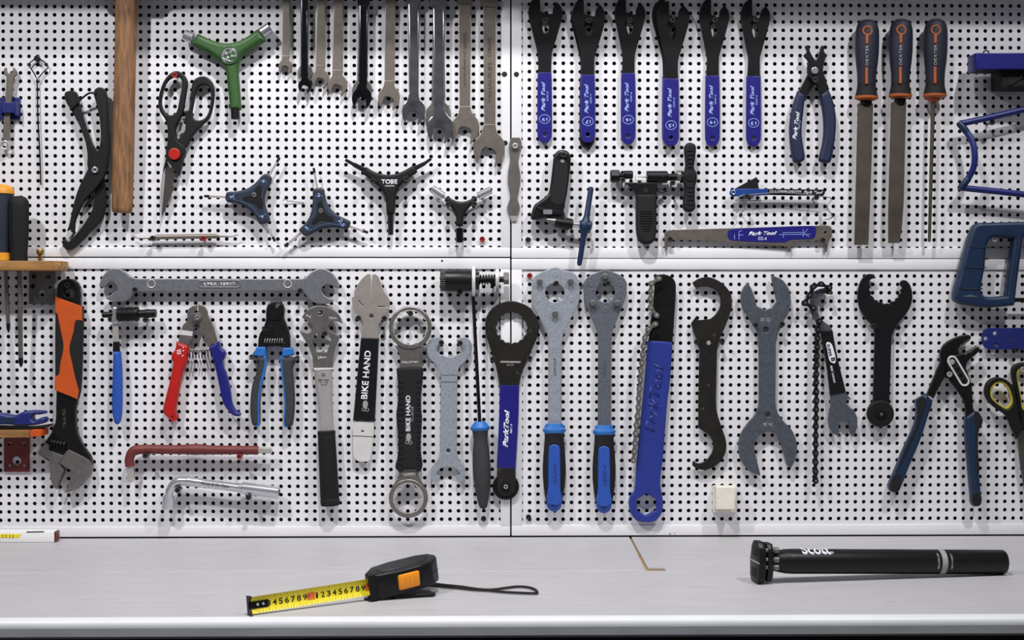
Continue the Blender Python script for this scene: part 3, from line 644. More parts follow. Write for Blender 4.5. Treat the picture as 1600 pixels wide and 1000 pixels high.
# files
def file_handle(t, x, y0, y1, hw, d=19):
    n = (y1 - y0)
    h = lathe('handle', t, 'file_navy', (x + .8, y0), (x - .6, y0 + n*.80), [(0, 1), (.5, hw*.42), (3, hw*.66), (8, hw*.86), (16, hw*.97), (28, hw), (50, hw*.99), (66, hw*.93), (82, hw*.82), (n*.80, hw*.77)], d, None, .8, 26)
    lathe('grip_end', h, 'black_rubber', (x - .55, y0 + n*.795), (x - .8, y0 + n*.955), [(0, hw*.78), (n*.05, hw*.80), (n*.12, hw*.90), (n*.16, hw*.97)], d, None, .8, 26)
    lathe('collar', h, 'file_orange', (x - .8, y0 + n*.95), (x - .9, y0 + n*1.0), [(0, hw*.96), (1, hw*1.0), (n*.03, hw*.98), (n*.05, hw*.7)], d, None, .8, 26)
    f = d + hw * .8 * .98
    plate('hang_ring', h, 'file_orange', circ(x + 1.2, y0 + 16.5, 8, 24), f - 3.6, 3.6, [circ(x + 1.2, y0 + 16.5, 5.4, 20)], .5, False)
    disc('hang_hole', h, 'gap_dark', x + 1.2, y0 + 16.5, 5.6, f - 2.5, 1.2, bev=.1)
    plate('stripe', h, 'file_orange', rect(x - 1.8, y0 + 24, x + 2.4, y0 + 37), f - 2.5, 3.1, bev=.4, sm=False)
    plate('stripe', h, 'file_orange', rect(x - 2.4, y0 + 74, x + 1.8, y0 + 100), f - 4.5, 4.0, bev=.4, sm=False)
    text(h, 'grey_print', 'DEXTER', x, y0 + 55.5, 32, 4.4, 90, f + .1, .012)
    return h
t = thing('file', 'flat file with navy and orange handle, leftmost of three', 'file', 1347, 383, 14, 'files with navy handles')
file_handle(t, 1354.6, 31, 157, 18.5)
rod('tang', t, 'black_steel', (1353.6, 155), (1353.4, 167), 9, 19, sq=.5)
plate('blade', t, 'file_steel', K('B8', [(80,42,c),(165,42,c),(152,480),(137,861,c),(59,861,c),(70,450)]), 16, 6, bev=.5)
t = thing('file', 'flat file with tapering worn tip and navy handle, middle of three', 'file', 1399, 380, 14, 'files with navy handles')
file_handle(t, 1407.4, 30, 154, 18.3)
rod('tang', t, 'black_steel', (1406.8, 152), (1406.4, 165), 9, 19, sq=.5)
plate('blade', t, 'file_steel', K('B8', [(274,36,c),(357,36,c),(350,250),(342,600),(330,760),(318,850,c),(257,851,c),(256,700),(266,300)]), 16, 6, bev=.5)
t = thing('file', 'slender round file with navy handle, rightmost of three', 'file', 1452, 379, 14, 'files with navy handles')
file_handle(t, 1461.6, 30, 153.5, 18.6)
lathe('tang', t, 'file_orange', (1458.8, 152), (1458.3, 160), [(0, 12), (4, 11), (8, 5)], 19, None, .7)
rod('blade', t, 'file_steel', K('B8', (511,35)), K('B8', (489,846)), 3.3, 19, r2=2.4)

# clamp tool cut by the right edge
t = thing('clamp_stand', 'bright blue metal bar on black plastic block at the upper right edge', 'clamp', 1600, 136, 4)
plate('bar', t, 'park_blue', K('G7', rect(181, 50, 700, 152)), 22, 40, bev=1.2, sm=False)
plate('end_cap', t, 'black_plastic', K('G7', rect(196, 138, 700, 156)), 20, 38, bev=.5, sm=False)  # no real cap: black strip painted in for the bar's shaded underside
bl = plate('block', t, 'black_plastic', K('G7', [(335,122),(700,122),(700,268),(338,266)]), 5, 45, bev=1.5, sm=False)
plate('panel', bl, 'gap_dark', K('G7', rect(382, 142, 640, 256)), 49.6, 1, bev=.2, sm=False)
for a, b in (((390,148),(560,252)), ((390,252),(560,148))):
    plate('cross_rib', bl, 'black_plastic', capsule(*K('G7', a), *K('G7', b), 1.6, 3), 50, 2.4, bev=.4, sm=False)
tube('ring', t, 'navy', circ(*K('G7', (243, 54)), 4.6, 14), 1.2, 50, closed=True, sm=False)

# bent tube frame
t = thing('tube_frame', 'bent blue steel tube frame with open corner at the right edge', 'frame', 1545, 305, 20)
tube('upper_arm', t, 'deep_blue', K('G7', [(80,492,26),(110,488,26),(300,447,26),(700,352,26)]), 5.0, 26, 12, sm=False)
tube('curved_arm', t, 'deep_blue', K('G7', [(82,492,26),(118,540,29),(155,600,34),(170,660,37),(172,720,37),(160,780,34),(128,840,29),(92,890,26)]), 5.0, 30, 12)
tube('lower_arm', t, 'deep_blue', K('G7', [(92,893,26),(120,897,26),(300,915,26),(700,960,26)]), 5.0, 26, 12, sm=False)
for p, q in ((K('G7', (70, 482)), K('G7', (130, 556))), (K('G7', (76, 905)), K('G7', (128, 842)))):
    lathe('flattened_corner', t, 'teal_navy', p, q, [(0, 4.2), (3, 5.6), (16, 5.6), (22, 5.2)], 27, 30, 1.0, 14)

# hacksaw
t = thing('hacksaw', 'dark teal blue hacksaw frame with ribbed grip, cut by the right edge', 'saw', 1540, 482, 10)
fr = plate('frame', t, 'teal_navy', K('F5', [(170,100),(190,80),(230,77),(420,72,c),(560,72,c),(560,138,c),(388,142,c),(350,437,c),(250,446),(150,436),(97,420),(90,388),(110,310),(135,210)]), 10, 22, [smooth(K('F5', [(240,152),(300,142),(350,146,c),(330,280),(316,395,c),(225,398),(206,375),(222,270)]))], bev=5, res=3)
for y, xl, xr in ((180, 143, 238), (268, 120, 226), (360, 97, 208)):
    tube('grip_groove', fr, 'dark_navy', K('F5', [(xl, y, 27), (xl + 12, y + 2, 32), ((xl + xr)/2, y + 6, 32.2), (xr - 12, y + 5, 32), (xr, y + 3, 27)]), .9, 31, 6)
lathe('guard', fr, 'teal_navy', K('F5', (93,398)), K('F5', (212,400)), [(0,3),(3,6),(20,7),(40,6),(43,3)], 24, None, 1.3, 12)
plate('blade', t, 'black_steel', K('F5', rect(346, 404, 560, 422)), 20, 2, bev=.2, sm=False)
tube('stay', t, 'teal_navy', K('F5', [(370,150,31),(352,280,31),(335,425,31)]), 3.0, 31, 8)

# chain tool with blue T handle
t = thing('chain_tool', 'black cast chain tool with a blue T-bar screw handle', 'chain tool', 880, 345, 6)
bd = plate('body', t, 'black_satin', K('B5', [(300,150),(320,120),(355,108),(395,118),(415,150),(418,200),(395,400),(372,520),(370,550),(385,585),(432,598,c),(430,645,c),(400,680,c),(305,655,c),(300,620),(240,590),(200,600),(150,605),(135,595),(140,560),(160,500),(200,470),(250,430),(268,390),(290,220)]), 6, 18, bev=4, res=2)
plate('grip_inlay', bd, 'black_rubber', K('B5', [(312,200),(350,180),(395,215),(372,470),(345,495),(295,490),(274,460),(295,310)]), 23.3, 1.2, [circ(*K('B5', (360,192)), .1, 6)] if False else (), .5)
plate('hang_hole', bd, 'satin_silver', K('B5', [(345,192),(358,176),(374,192),(360,200)]), 23.9, .8, bev=.2)
plate('chain_seat', t, 'chrome', K('B5', rect(222, 535, 286, 568)), 20, 8, bev=.8, sm=False)
plate('seat_wall', t, 'black_satin', K('B5', [(172,515),(355,545),(345,575),(215,560)]), 20, 6, bev=.8, sm=False)
rod('pin', t, 'grey_steel', K('B5', (245,608)), K('B5', (312,618)), 3.2, 22, r2=5)
rod('barrel', t, 'black_steel', K('B5', (305,622)), K('B5', (432,640)), 8.0, 20)
rod('spindle', t, 'chrome', K('B5', (425,638)), K('B5', (500,645)), 4.6, 20)
lathe('t_bar', t, 'teal_navy', K('B5', (563,372)), K('B5', (476,934)), [(0,2),(1.5,3.8),(5,4.3),(46,4.5),(52,6.2),(58,8.6),(64,9.0),(70,7.2),(76,5.2),(82,4.6),(118,4.2),(123,3.6),(125,1.5)], 22, None, 1, 16)
rod('hub', t, 'teal_navy', K('B5', (480,640)), K('B5', (566,652)), 8.2, 22, ch=.3)

# chain tool with ribbed grip
t = thing('chain_tool', 'all-black chain tool with ribbed pistol grip and oval turning handle', 'chain tool', 1010, 381, 6)
g = plate('grip', t, 'black_rubber', K('B6', [(325,515,c),(482,515,c),(483,620),(475,850),(450,895),(400,908),(355,890),(328,830),(322,640)]), 6, 20, bev=5, res=3)
for i in range(9):
    y = 648 + i * 19; hw = 44 - (i > 5) * (i - 5) * 7
    plate('rib', g, 'black_plastic', capsule(*K('B6', (400 - hw, y)), *K('B6', (400 + hw, y)), 1.1, 4), 25.6, 1.4, bev=.4, sm=False)
plate('frame', t, 'black_satin', K('B6', [(232,424,c),(490,424,c),(478,530,c),(328,530,c),(300,480)]), 9, 14, bev=1.5)
disc('bolt_recess', t, 'gap_dark', *K('B6', (395,485)), 4.2, 22.6, .8, bev=.2)
rod('end_nut', t, 'black_steel', K('B6', (118,376)), K('B6', (192,376)), 9.8, 17, seg=8); rod('neck', t, 'black_steel', K('B6', (188,372)), K('B6', (225,372)), 4, 17)
rod('anvil', t, 'black_steel', K('B6', (222,366)), K('B6', (294,366)), 6.6, 17)
rod('pin', t, 'satin_silver', K('B6', (334,381)), K('B6', (410,381)), 1.5, 17); rod('barrel', t, 'black_steel', K('B6', (402,382)), K('B6', (566,382)), 9.4, 17)
rod('spindle', t, 'black_steel', K('B6', (560,384)), K('B6', (700,384)), 5.6, 17); rod('lock_ring', t, 'grey_steel', K('B6', (634,372)), K('B6', (672,372)), 8.2, 17)
plate('saddle', t, 'bright_metal', K('B6', [(312,366),(326,366),(326,398),(375,398),(375,410),(312,410)]), 14, 6, bev=.4, sm=False)
hd = plate('turning_handle', t, 'black_rubber', K('B6', [(700,150),(720,118),(750,112),(785,130),(792,170),(782,250),(776,310),(795,350),(798,400),(786,450),(783,560),(787,620),(765,650),(730,655),(695,635),(690,580),(705,480),(692,420),(690,370),(708,300),(705,230)]), 9, 16, bev=5, res=3)
disc('hub', hd, 'black_plastic', *K('B6', (743,380)), 7.6, 24.6, 1.6, bev=.6)
for y in (185, 215, 248, 280, 312, 455, 488, 520, 553, 588):
    tube('rib', hd, 'black_plastic', K('B6', [(718, y + (6 if y > 380 else 0), 25), (743, y - (8 if y < 380 else -10), 25.6), (770, y + (6 if y > 380 else 0), 25)]), .9, 25, 6)
tube('wire_clip', t, 'black_steel', K('B6', [(485,472,12),(520,480,14),(560,492,14),(520,505,14),(488,492,12)]), .7, 13, 6)

# chain checker hung on a bent wire
t = thing('chain_checker', 'blue and black chain checker with pivoting black wedge hanging on wire', 'chain gauge', 1215, 307, 14)
plate('bar', t, 'checker_blue', K('B7', [(588,270),(600,246),(640,240,c),(915,240,c),(905,292,c),(700,300),(615,302),(592,290)]), 14, 3.5, bev=.6)
bb = plate('print_bar', t, 'black_satin', K('B7', [(905,240,c),(1360,245,c),(1380,258),(1382,278),(1366,299,c),(900,291,c)]), 14, 3.5, bev=.6)
text(bb, 'white_print', 'CC-3 CHAIN CHECKER', *K('B7', (1052,262)), 50, 3.2, -1, 17.6, .012, .2); text(bb, 'white_print', 'Park Tool', *K('B7', (1283,270)), 30.5, 4.8, -1, 17.6, .02, .4)
plate('wedge', t, 'black_plastic', K('B7', [(620,244,c),(812,141,c),(818,152),(832,243,c)]), 10.5, 3, bev=.4)
plate('eyelet', t, 'chrome', circ(*K('B7', (621,270)), 3.8, 18), 13, 6, [circ(*K('B7', (621,270)), 2.0, 12)], .6, False)
t = thing('wire_hanger', 'bent wire spring hanger zigzagging at both ends, under the chain checker', 'hanger', 1200, 342, 18)
tube('wire', t, 'grey_steel', K('B7', [(690,478,6),(668,470,12),(672,455,16),(720,398,20),(722,385,20),(672,318,20),(690,297,20),(750,290,20),(1000,272,20),(1200,285,20),(1320,300,20),(1415,312,20),(1432,335,20),(1398,392,20),(1442,462,18),(1430,486,12),(1380,496,6)]), .85, 19, 6, n=4)

# chain wear gauge
t = thing('chain_gauge', 'long grey steel chain gauge with blue label and hooked ends', 'chain gauge', 1170, 394, 6)
gb = plate('blade', t, 'matt_steel', K('B7', [(45,630),(50,600),(78,585),(110,582,c),(600,568),(1360,545),(1420,550),(1442,595),(1436,640),(1412,690),(1397,764),(1382,766),(1370,700),(1335,672,c),(1115,682),(1102,700),(1098,760),(1086,766),(1074,752),(1070,720,c),(600,686),(110,664),(85,672),(72,690),(66,742),(56,750),(48,740)]), 7, 2.6, [circ(*K('B7', (1388,605)), 2.6, 12)], .3)
lb = plate('label', gb, 'park_blue', K('B7', [(570,605),(588,582),(800,566),(1285,549),(1306,568),(1300,632),(1278,656),(1100,665),(1045,686),(620,672),(580,655)]), 9.5, .6, bev=.2)
text(lb, 'white_print', 'Park Tool', *K('B7', (862,612)), 45, 6.2, 1, 10.1, .045, .4); text(lb, 'white_print', 'CC-4', *K('B7', (860,655)), 13, 5, 0, 10.1, .02)
for x0, y0, x1, y1 in ((1000,622,1262,618),(1030,606,1200,603),(1200,575,1200,640),(1035,615,1035,648),(1190,625,1240,575),(1190,600,1250,640),(628,620,628,662),(665,600,665,662),(660,628,700,622),(665,595,690,588)):
    plate('diagram_line', lb, 'pale_print', capsule(*K('B7', (x0, y0)), *K('B7', (x1, y1)), .32, 2), 10.0, .25, bev=.02, sm=False)

# ================================================================ lower left panel
# wooden rack with screwdrivers
t = thing('screwdriver_rack', 'small wooden plank shelf on grey steel bracket holding screwdrivers', 'rack', 45, 475, 2)
prof = [(-1.16, -.004), (P(92,414,60).x - .008, -.004), (P(92,414,60).x, -.012), (P(92,414,60).x, -.052), (P(92,414,60).x - .010, -.062), (-1.16, -.062)]
z1, z0 = P(50, 407.5, 60).z, P(50, 422.5, 60).z
h1 = P(8.6, 415, 33); h2 = P(30.3, 415, 39)
me = slab_mesh([prof] + [[(v.x + .0062*math.cos(2*math.pi*k/16), v.y + .0062*math.sin(2*math.pi*k/16)) for k in range(16)] for v in (h1, h2)], z1 - z0, .0012)
me.transform(Matrix.Translation((0, 0, (z0 + z1) / 2)) @ Matrix(((1,0,0,0),(0,0,1,0),(0,-1,0,0),(0,0,0,1))))
link('plank', me, 'shelf_wood', t)
br = plate('bracket', t, 'grey_steel', K('G2', rect(226, 718, 424, 976)), 3.2, 2, [circ(*K('G2', p), 3, 12) for p in ((390,850),(270,935),(380,940))] + [circ(*K('G2', (325,895)), 5.8, 16)], .3, False)
for p in ((265,762),(375,765),(255,838)): disc('screw', br, 'dark_chrome', *K('G2', p), 3.6, 4.8, 1.6, bev=.5, n=14)
lathe('bolt', t, 'brass', K('G2', (313,548)), K('G2', (313,640)), [(0,4.8),(1,5.4),(7,5.4),(8,3.4),(9,3),(17,3),(18,4.4)], 34, None, 1, 14)
def screwdriver(label, x, y0, y1, r, m, d, sx0, sx1, sy, sr, two=False):
    t = thing('screwdriver', label, 'screwdriver', x, sy, d, 'screwdrivers in the wooden rack')
    n = y1 - y0
    h = lathe('handle', t, m, (x, y0), (x, y1), [(0, 1), (1, r*.5), (4, r*.8), (9, r*.97), (16, r), (n*.5, r*.98), (n*.72, r*.93), (n*.88, r*.84), (n - 2, r*.88), (n, r*.86)], d, None, 1, 10 if not two else 20)
    if two:
        lathe('end_cap', h, 'amber', (x, y0 - .6), (x, y0 + 15), [(0, 1), (1, r*.55), (4, r*.86), (9, r*1.02), (15, r*1.04)], d, None, 1, 20)
        lathe('collar', h, 'amber', (x, y1 - 12), (x, y1 - .2), [(0, r*.96), (11.8, r*.98)], d, None, 1, 20)
    rod('shaft', t, 'grey_steel', (sx0, y1 - 1), (sx1, sy - 8), sr, d, d - 14)
    lathe('tip', t, 'black_steel', (sx1 - .1, sy - 15), (sx1 + .4, sy), [(0, sr*1.05), (8, sr*1.05), (13, sr*.55), (15, .5)], d - 13, d - 14, 1, 8)
screwdriver('screwdriver with navy handle and amber end at left edge', 1.5, 288.5, 407.2, 19.5, 'dark_navy', 34, 8.5, 13, 520, 3.0, True)
screwdriver('screwdriver with plain black fluted handle standing in wooden rack', 29.6, 306, 407.2, 15.8, 'black_rubber', 40, 30.2, 32.5, 574, 3.6)

# adjustable wrench
t = thing('adjustable_wrench', 'large black adjustable wrench with orange and black grip, jaws down', 'wrench', 105, 770, 6)
plate('body', t, 'black_steel', K('H3', [(110,90),(115,42),(140,20),(178,18),(206,40),(214,90),(212,160,c),(200,560,c)]) + K('G3', [(783,60,c),(790,250),(822,370),(880,470),(940,560),(955,640),(945,680,c),(720,520,c),(500,600,c),(388,527,c),(470,402),(545,285),(578,180),(582,40,c)]) + K('H3', [(108,520,c),(106,160,c)]), 6, 12, [smooth(K('H3', [(140,78),(150,62),(180,62),(190,80),(182,100),(155,98)]))], bev=1.5)
gr = plate('grip', t, 'black_rubber', K('H3', [(102,96,c),(222,140,c),(222,205),(217,400),(210,515),(200,553,c),(101,512,c),(100,300)]), 3.5, 17, bev=4, res=2)
plate('grip_inlay', gr, 'orange', K('H3', [(102,95,c),(222,139,c),(224,204,c),(196,204),(186,250),(167,328),(180,400),(192,455),(208,515,c),(201,554,c),(100,513,c),(101,450,c),(118,445),(126,390),(139,320),(126,240),(112,172,c),(103,168,c)]), 18.6, 2.8, bev=1.1)
plate('fixed_jaw', t, 'grey_steel', K('G3', [(655,548,c),(712,482,c),(925,592),(950,640),(942,720),(870,825),(760,910),(668,938,c),(722,830),(760,712,c),(690,672,c),(600,615,c)]), 5, 15, bev=1)
plate('sliding_jaw', t, 'grey_steel', K('G3', [(388,527,c),(470,416,c),(508,440,c),(505,490,c),(662,548,c),(610,622,c),(664,702,c),(582,898,c),(545,858),(520,740),(511,587,c)]), 6.5, 15, bev=.8)
lathe('worm', t, 'black_steel', K('G3', (528,408)), K('G3', (700,440)), [(0,4)] + [q for k in range(5) for q in ((1+k*5, 5.2), (2.4+k*5, 8.2), (3.6+k*5, 8.2), (4.8+k*5, 5.2))] + [(26,3.5)], 16, None, 1, 18)
text(t, 'stamp_print', 'MULTIS', *K('G3', (668,155)), 28, 4.6, 90, 18.1, .01)

# long double open-ended wrench
t = thing('open_end_wrench', 'long grey double open-ended wrench mounted horizontally above the cutters', 'wrench', 340, 470, 6)
lft = K('D3', [(440,345,c),(400,400),(350,433),(280,441),(200,430),(148,405,c),(200,372),(248,345),(266,318),(245,270),(205,245),(160,285),(128,302),(90,292,c),(108,225),(150,162),(210,120),(260,116),(310,133),(350,163),(385,192),(430,210),(480,214,c)])
rgt = K('D8', [(0,128,c),(60,125),(100,105),(140,70),(190,48),(240,52),(300,90),(335,140),(350,190),(343,207,c),(300,187),(268,170),(230,182),(211,215),(240,262),(302,292,c),(292,310),(240,325),(180,322),(130,300),(90,258),(62,228),(0,222,c)])
bd = plate('body', t, 'drop_forged', lft + rgt, 7, 8, bev=1.2)
plate('name_plate', bd, 'drop_forged', rrect(310, 437.8, 376.5, 449.8, 5.5), 14.6, 1.3, [rrect(312, 439.6, 374.5, 448, 4)], .4, False)
text(bd, 'bright_metal', 'LYRA  18X17', 343, 443.8, 47, 5.4, 0, 15.1, .01)
for x in (236.3, 449.5): plate('boss', bd, 'bright_metal', circ(x, 443.5, 6.6, 22), 14.6, 1.2, [circ(x, 443.2, 5.6, 20)], .4, False)

# crank puller
t = thing('crank_puller', 'black threaded crank puller with slim bright blue handle', 'puller', 182, 662, 8)
lathe('spindle', t, 'black_steel', K('D3', (122,567)), K('D3', (636,552)), [(0,3.8),(1,4.6),(14,4.6),(15,6),(23,6),(24,10.4),(27,11.2)] + [q for k in range(9) for q in ((28+k*2.4, 11.3), (29.2+k*2.4, 10.5))] + [(51,11.2),(56,11.2),(57,6.2),(66,6.2),(67,7.0),(72,7.2),(73,6.6),(82,6.6),(83.5,6.0)], 20, None, 1, 20)
plate('eye', t, 'chrome', K('D3', [(214,540),(218,500),(240,490),(264,500),(272,540),(275,640),(215,640)]), 14, 12, bev=2)
lv = plate('lever', t, 'satin_silver', K('D3', [(216,600,c),(272,600,c),(278,835,c),(222,835,c)]), 16, 6, bev=1)
plate('ferrule', t, 'black_steel', K('D4', [(165,335,c),(208,335,c),(212,410,c),(163,410,c)]), 15.5, 7, bev=1)
plate('handle', t, 'mid_blue', K('D4', [(163,405,c),(214,405,c),(222,500),(226,650),(222,850),(208,912),(188,926),(168,905),(153,800),(157,600)]), 12, 14, bev=5.5, res=3)

# cable cutter
t = thing('cable_cutter', 'cable cutter with one red and one blue handle, spring between', 'cutter', 315, 657, 6)
plate('jaw', t, 'grey_steel', K('D4', [(692,165),(698,112),(730,82),(766,72,c),(760,110,c),(738,128),(752,138),(785,125),(795,180),(765,212),(738,262),(730,312),(692,372,c),(630,346,c),(640,280),(665,215),(692,190)]), 8, 6, bev=.8)
plate('jaw', t, 'matt_steel', K('D4', [(772,72,c),(812,84),(836,118),(840,150),(872,210),(908,334,c),(838,374,c),(805,285),(780,222),(752,192),(752,150),(768,118)]), 13, 5, bev=.8)
disc('pivot', t, 'matt_steel', *K('D4', (764,163)), 7.4, 18, 2.4, bev=.6); rod('nut', t, 'chrome', K('D4', (764,163)), (K('D4', (764,163))[0] + .01, K('D4', (764,163))[1]), 4.2, 22, seg=6) if False else disc('nut', t, 'chrome', *K('D4', (764,163)), 4.3, 20, 2.5, [circ(*K('D4', (764,163)), 1.9, 6)], .4, 6)
plate('worn_patch', t, 'bright_metal', K('D4', [(652,252),(735,264),(728,296),(640,286)]), 13.6, .6, bev=.1, sm=False)
h = plate('handle', t, 'red', K('D4', [(612,336,c),(697,368,c),(698,420),(686,480),(655,560),(622,740),(608,830),(612,880),(590,902),(560,885),(519,835),(530,760),(570,600),(590,480),(577,462),(582,422),(605,390)]), 5, 16, [smooth(K('D4', [(586,872),(596,864),(600,874),(592,882)]))], bev=4, res=3)
for i, (a, b, q) in enumerate(((618,648,398),(620,650,410),(622,652,422),(660,668,378),(660,672,400),(655,668,436))):
    plate('fine_print', h, 'white_print', K('D4', [(a, q), (b, q - 8), (b, q - 2), (a, q + 6)]), 20.9, .3, bev=.02, sm=False)
plate('handle', t, 'cutter_blue', K('D4', [(843,372,c),(916,332,c),(932,380),(961,410),(957,450),(940,482),(975,590),(995,680),(1010,780),(1040,830),(1069,850),(1060,866),(1020,862),(975,820),(945,770),(915,640),(885,500),(862,430)]), 7, 16, bev=4, res=3)
helix('spring', t, 'black_steel', K('D4', (690,428)), K('D4', (862,420)), 6.2, .75, 8, 14)

# crimping cutter
t = thing('crimping_pliers', 'black cable pliers with blue and grey ergonomic handles', 'pliers', 427, 667, 6)
plate('head', t, 'black_satin', K('D6', [(190,185),(205,147),(245,128),(290,140),(308,175),(306,240),(330,300),(343,350),(346,432,c),(240,420,c),(135,432,c),(145,350),(172,300),(188,250)]), 7, 12, bev=1.5)
plate('jaw', t, 'black_steel', K('D6', [(255,140),(298,155),(304,190),(285,215),(235,200),(232,180)]), 18, 3, bev=.6); plate('jaw', t, 'black_steel', K('D6', [(195,170),(225,150),(230,200),(285,222),(280,248),(215,245),(195,215)]), 18, 2.4, bev=.6)
plate('worn_edge', t, 'matt_steel', K('D6', [(250,160),(262,145),(282,150),(272,160),(262,178)]), 20.8, .8, bev=.2, sm=False)
disc('pivot', t, 'black_steel', *K('D6', (222,300)), 3.6, 18.6, 2, bev=.6)
plate('lever_plate', t, 'black_steel', K('D6', [(165,318),(230,318),(238,360),(180,372),(160,345)]), 18.6, 1.5, bev=.4)
helix('spring', t, 'satin_silver', K('D6', (180,385)), K('D6', (308,385)), 3.4, .55, 8, 20)
for sgn in (0, 1):
    cap = [(128,424,c),(184,424,c),(190,492,c),(100,484,c)] if not sgn else [(300,430,c),(358,430,c),(372,478,c),(288,494,c)]
    grp = [(70,484,c),(130,492),(192,488,c),(186,560),(162,650),(147,760),(146,930),(125,945),(95,925),(85,800),(96,680),(124,590),(122,520)] if not sgn else [(284,490,c),(340,494),(410,490,c),(378,522),(360,570),(368,660),(373,800),(357,935),(330,948),(303,940),(308,800),(300,690),(288,580)]
    ins = [(168,496),(192,488),(187,580),(158,690),(145,800),(146,935),(118,943),(122,800),(138,665),(164,575)] if not sgn else [(284,490),(306,498),(313,580),(333,690),(337,800),(330,946),(304,940),(308,800),(298,680),(287,590)]
    h = plate('handle', t, 'dark_grip', K('D6', grp), 5, 17, bev=5, res=3)
    plate('inlay', h, 'sky_blue', K('D6', ins), 17, 4.2, bev=1.4)
    plate('guard', h, 'sky_blue', K('D6', cap), 6, 14.5, bev=2.5, res=2)

# pedal wrench
t = thing('pedal_wrench', 'grey steel pedal wrench with hex cutout and round black grip', 'wrench', 515, 790, 6)
hd = plate('head', t, 'grey_steel', K('D8', [(57,428,c),(90,382),(140,349),(200,338),(270,350),(325,385),(360,430),(373,480,c),(345,464),(300,458),(270,480),(266,512),(292,542),(357,575,c),(340,622),(312,690),(302,760),(300,832,c),(148,832,c),(140,740),(110,660),(70,590),(36,528,c),(90,550),(125,540),(140,500),(122,470),(88,452)]), 9, 7, [K('D8', [(160,558),(265,557),(286,612),(252,700),(175,700),(142,632)]), circ(*K('D8', (200,394)), 4, 16)], bev=.8)
text(hd, 'bright_metal', '15mm', *K('D8', (302,435)), 12, 3.8, -4, 16.1, .01); text(hd, 'bright_metal', '24mm', *K('D8', (215,742)), 13.5, 4.2, 2, 16.1, .01); text(hd, 'bright_metal', '#-2', *K('D8', (110,420)), 8, 4, -20, 16.1, .01)
plate('weld_highlight', t, 'bright_metal', K('D8', [(148,824),(302,822),(302,838),(150,846)]), 8, 9, bev=1.5, sm=False)  # weld bead, its white highlight put into the colour
sh = lathe('shaft', t, 'satin_silver', K('D6', (563,578)), (511, 676), [(0,14),(20,14.2),(28,13.8),(40,12.2),(60,11.6),(98,11.2)], 12, None, .55, 24)
for i, (w_, y) in enumerate(((6,608),(16,640),(13,655),(9,672))): text(sh, 'dark_print', ('B', 'BIKE HAND', 'YC-163', 'TAIWAN')[i], *K('D6', (565, y)), w_, (5, 2.8, 2.4, 2.2)[i], 0, 19.6, .01)
lathe('grip', t, 'black_rubber', K('D7', (291,303)), K('D7', (317,794)), [(0,12.5),(1,14),(6,14.2),(7,13.6),(8.4,13.6),(9.4,14.2),(12,13.8),(104,15),(105,14.4),(106,14.4),(107,15.1),(115,15.1),(117.5,13.6)], 14, None, .85, 28)

# plier-shaped cone tool with printed sleeve
def cyc_icon(par, x, y, d, rot):
    plate('logo', par, 'grey_print', [(x-2.5,y-8),(x+2,y-8.5),(x+4,y-4),(x+3,y+1),(x+1,y+3),(x-3,y+2),(x-4,y-2)], d, .3, bev=.05)
    for a, b in ((-2.5, 5), (3.0, 5.5)): plate('logo', par, 'grey_print', circ(x+a, y+b, 2.9, 14), d, .3, [circ(x+a, y+b, 2.0, 12)], .05, False)
t = thing('rotor_fork', 'grey slotted flat steel tool with black sleeve printed in white, pale tip', 'rotor tool', 565, 720, 6)
plate('head', t, 'pale_steel', K('D8', [(588,88),(556,98),(510,150),(470,222),(466,264,c),(451,272),(452,320),(470,380),(510,430),(526,480),(524,600,c),(660,602,c),(663,480),(690,440),(727,380),(743,330),(740,290),(700,222),(670,150),(655,108),(626,88),(606,98,c),(599,262,c),(593,262,c),(597,100,c)]), 8, 4.5,
      [capsule(*K('D8', (499,295)), *K('D8', (535,338)), .9, 3), capsule(*K('D8', (652,345)), *K('D8', (737,349)), 1.0, 3), circ(*K('D8', (602,418)), 3.6, 16)], bev=.5)
sl = plate('sleeve', t, 'black_satin', K('D8', [(518,588,c),(660,594,c)]) + K('D7', [(607,244,c),(540,240),(464,238,c)]), 6, 8.5, bev=2)
tx = K('D8', (556,875))
text(sl, 'white_print', 'BIKE HAND', 571.8, 585.8, 76, 10, 85.5, 14.6, .02); cyc_icon(sl, *K('D7', (545,145)), 14.5, 0)
tp = plate('tip', t, 'bright_metal', K('D7', [(462,240,c),(602,246,c),(598,340),(582,470),(570,500),(540,506),(500,503),(470,475),(464,400)]), 8, 4, [circ(*K('D7', (527,308)), 2.2, 12)], .8)
plate('score_line', tp, 'dark_print', K('D7', [(460,335),(598,341),(598,346),(460,340)]), 11.9, .3, bev=.02, sm=False)

# ring spanner
t = thing('ring_wrench', 'double ring wrench with ribbed black sleeve printed in white', 'wrench', 637, 808, 6)
x, y = K('E1', (305,260)); plate('ring', t, 'grey_steel', circ(x, y, 33.6, 40), 9, 9, [scallop(x, y, 26.2, 1.0, 16, 4)], 2.0, False, res=2)
plate('ring_lip', t, 'satin_silver', circ(x, y, 27.6, 40), 17, 1.6, [scallop(x, y, 26.0, 1.0, 16, 4)], .4, False)
x, y = K('E2', (290,745)); plate('ring', t, 'grey_steel', circ(x, y, 30.6, 40), 9, 9, [scallop(x, y, 22.8, .9, 16, 4)], 2.0, False, res=2)
plate('ring_lip', t, 'satin_silver', circ(x, y, 24.2, 40), 17, 1.6, [scallop(x, y, 22.6, .9, 16, 4)], .4, False)
nk = plate('neck', t, 'grey_steel', K('E1', [(180,395,c),(222,480),(220,590,c),(388,590,c),(388,480),(430,395,c),(380,408),(305,424),(230,408)]), 10.5, 5.5, bev=.8)
text(nk, 'bright_metal', 'ALLOY#1', *K('E1', (300,530)), 26, 3.4, 1, 16.1, .01)
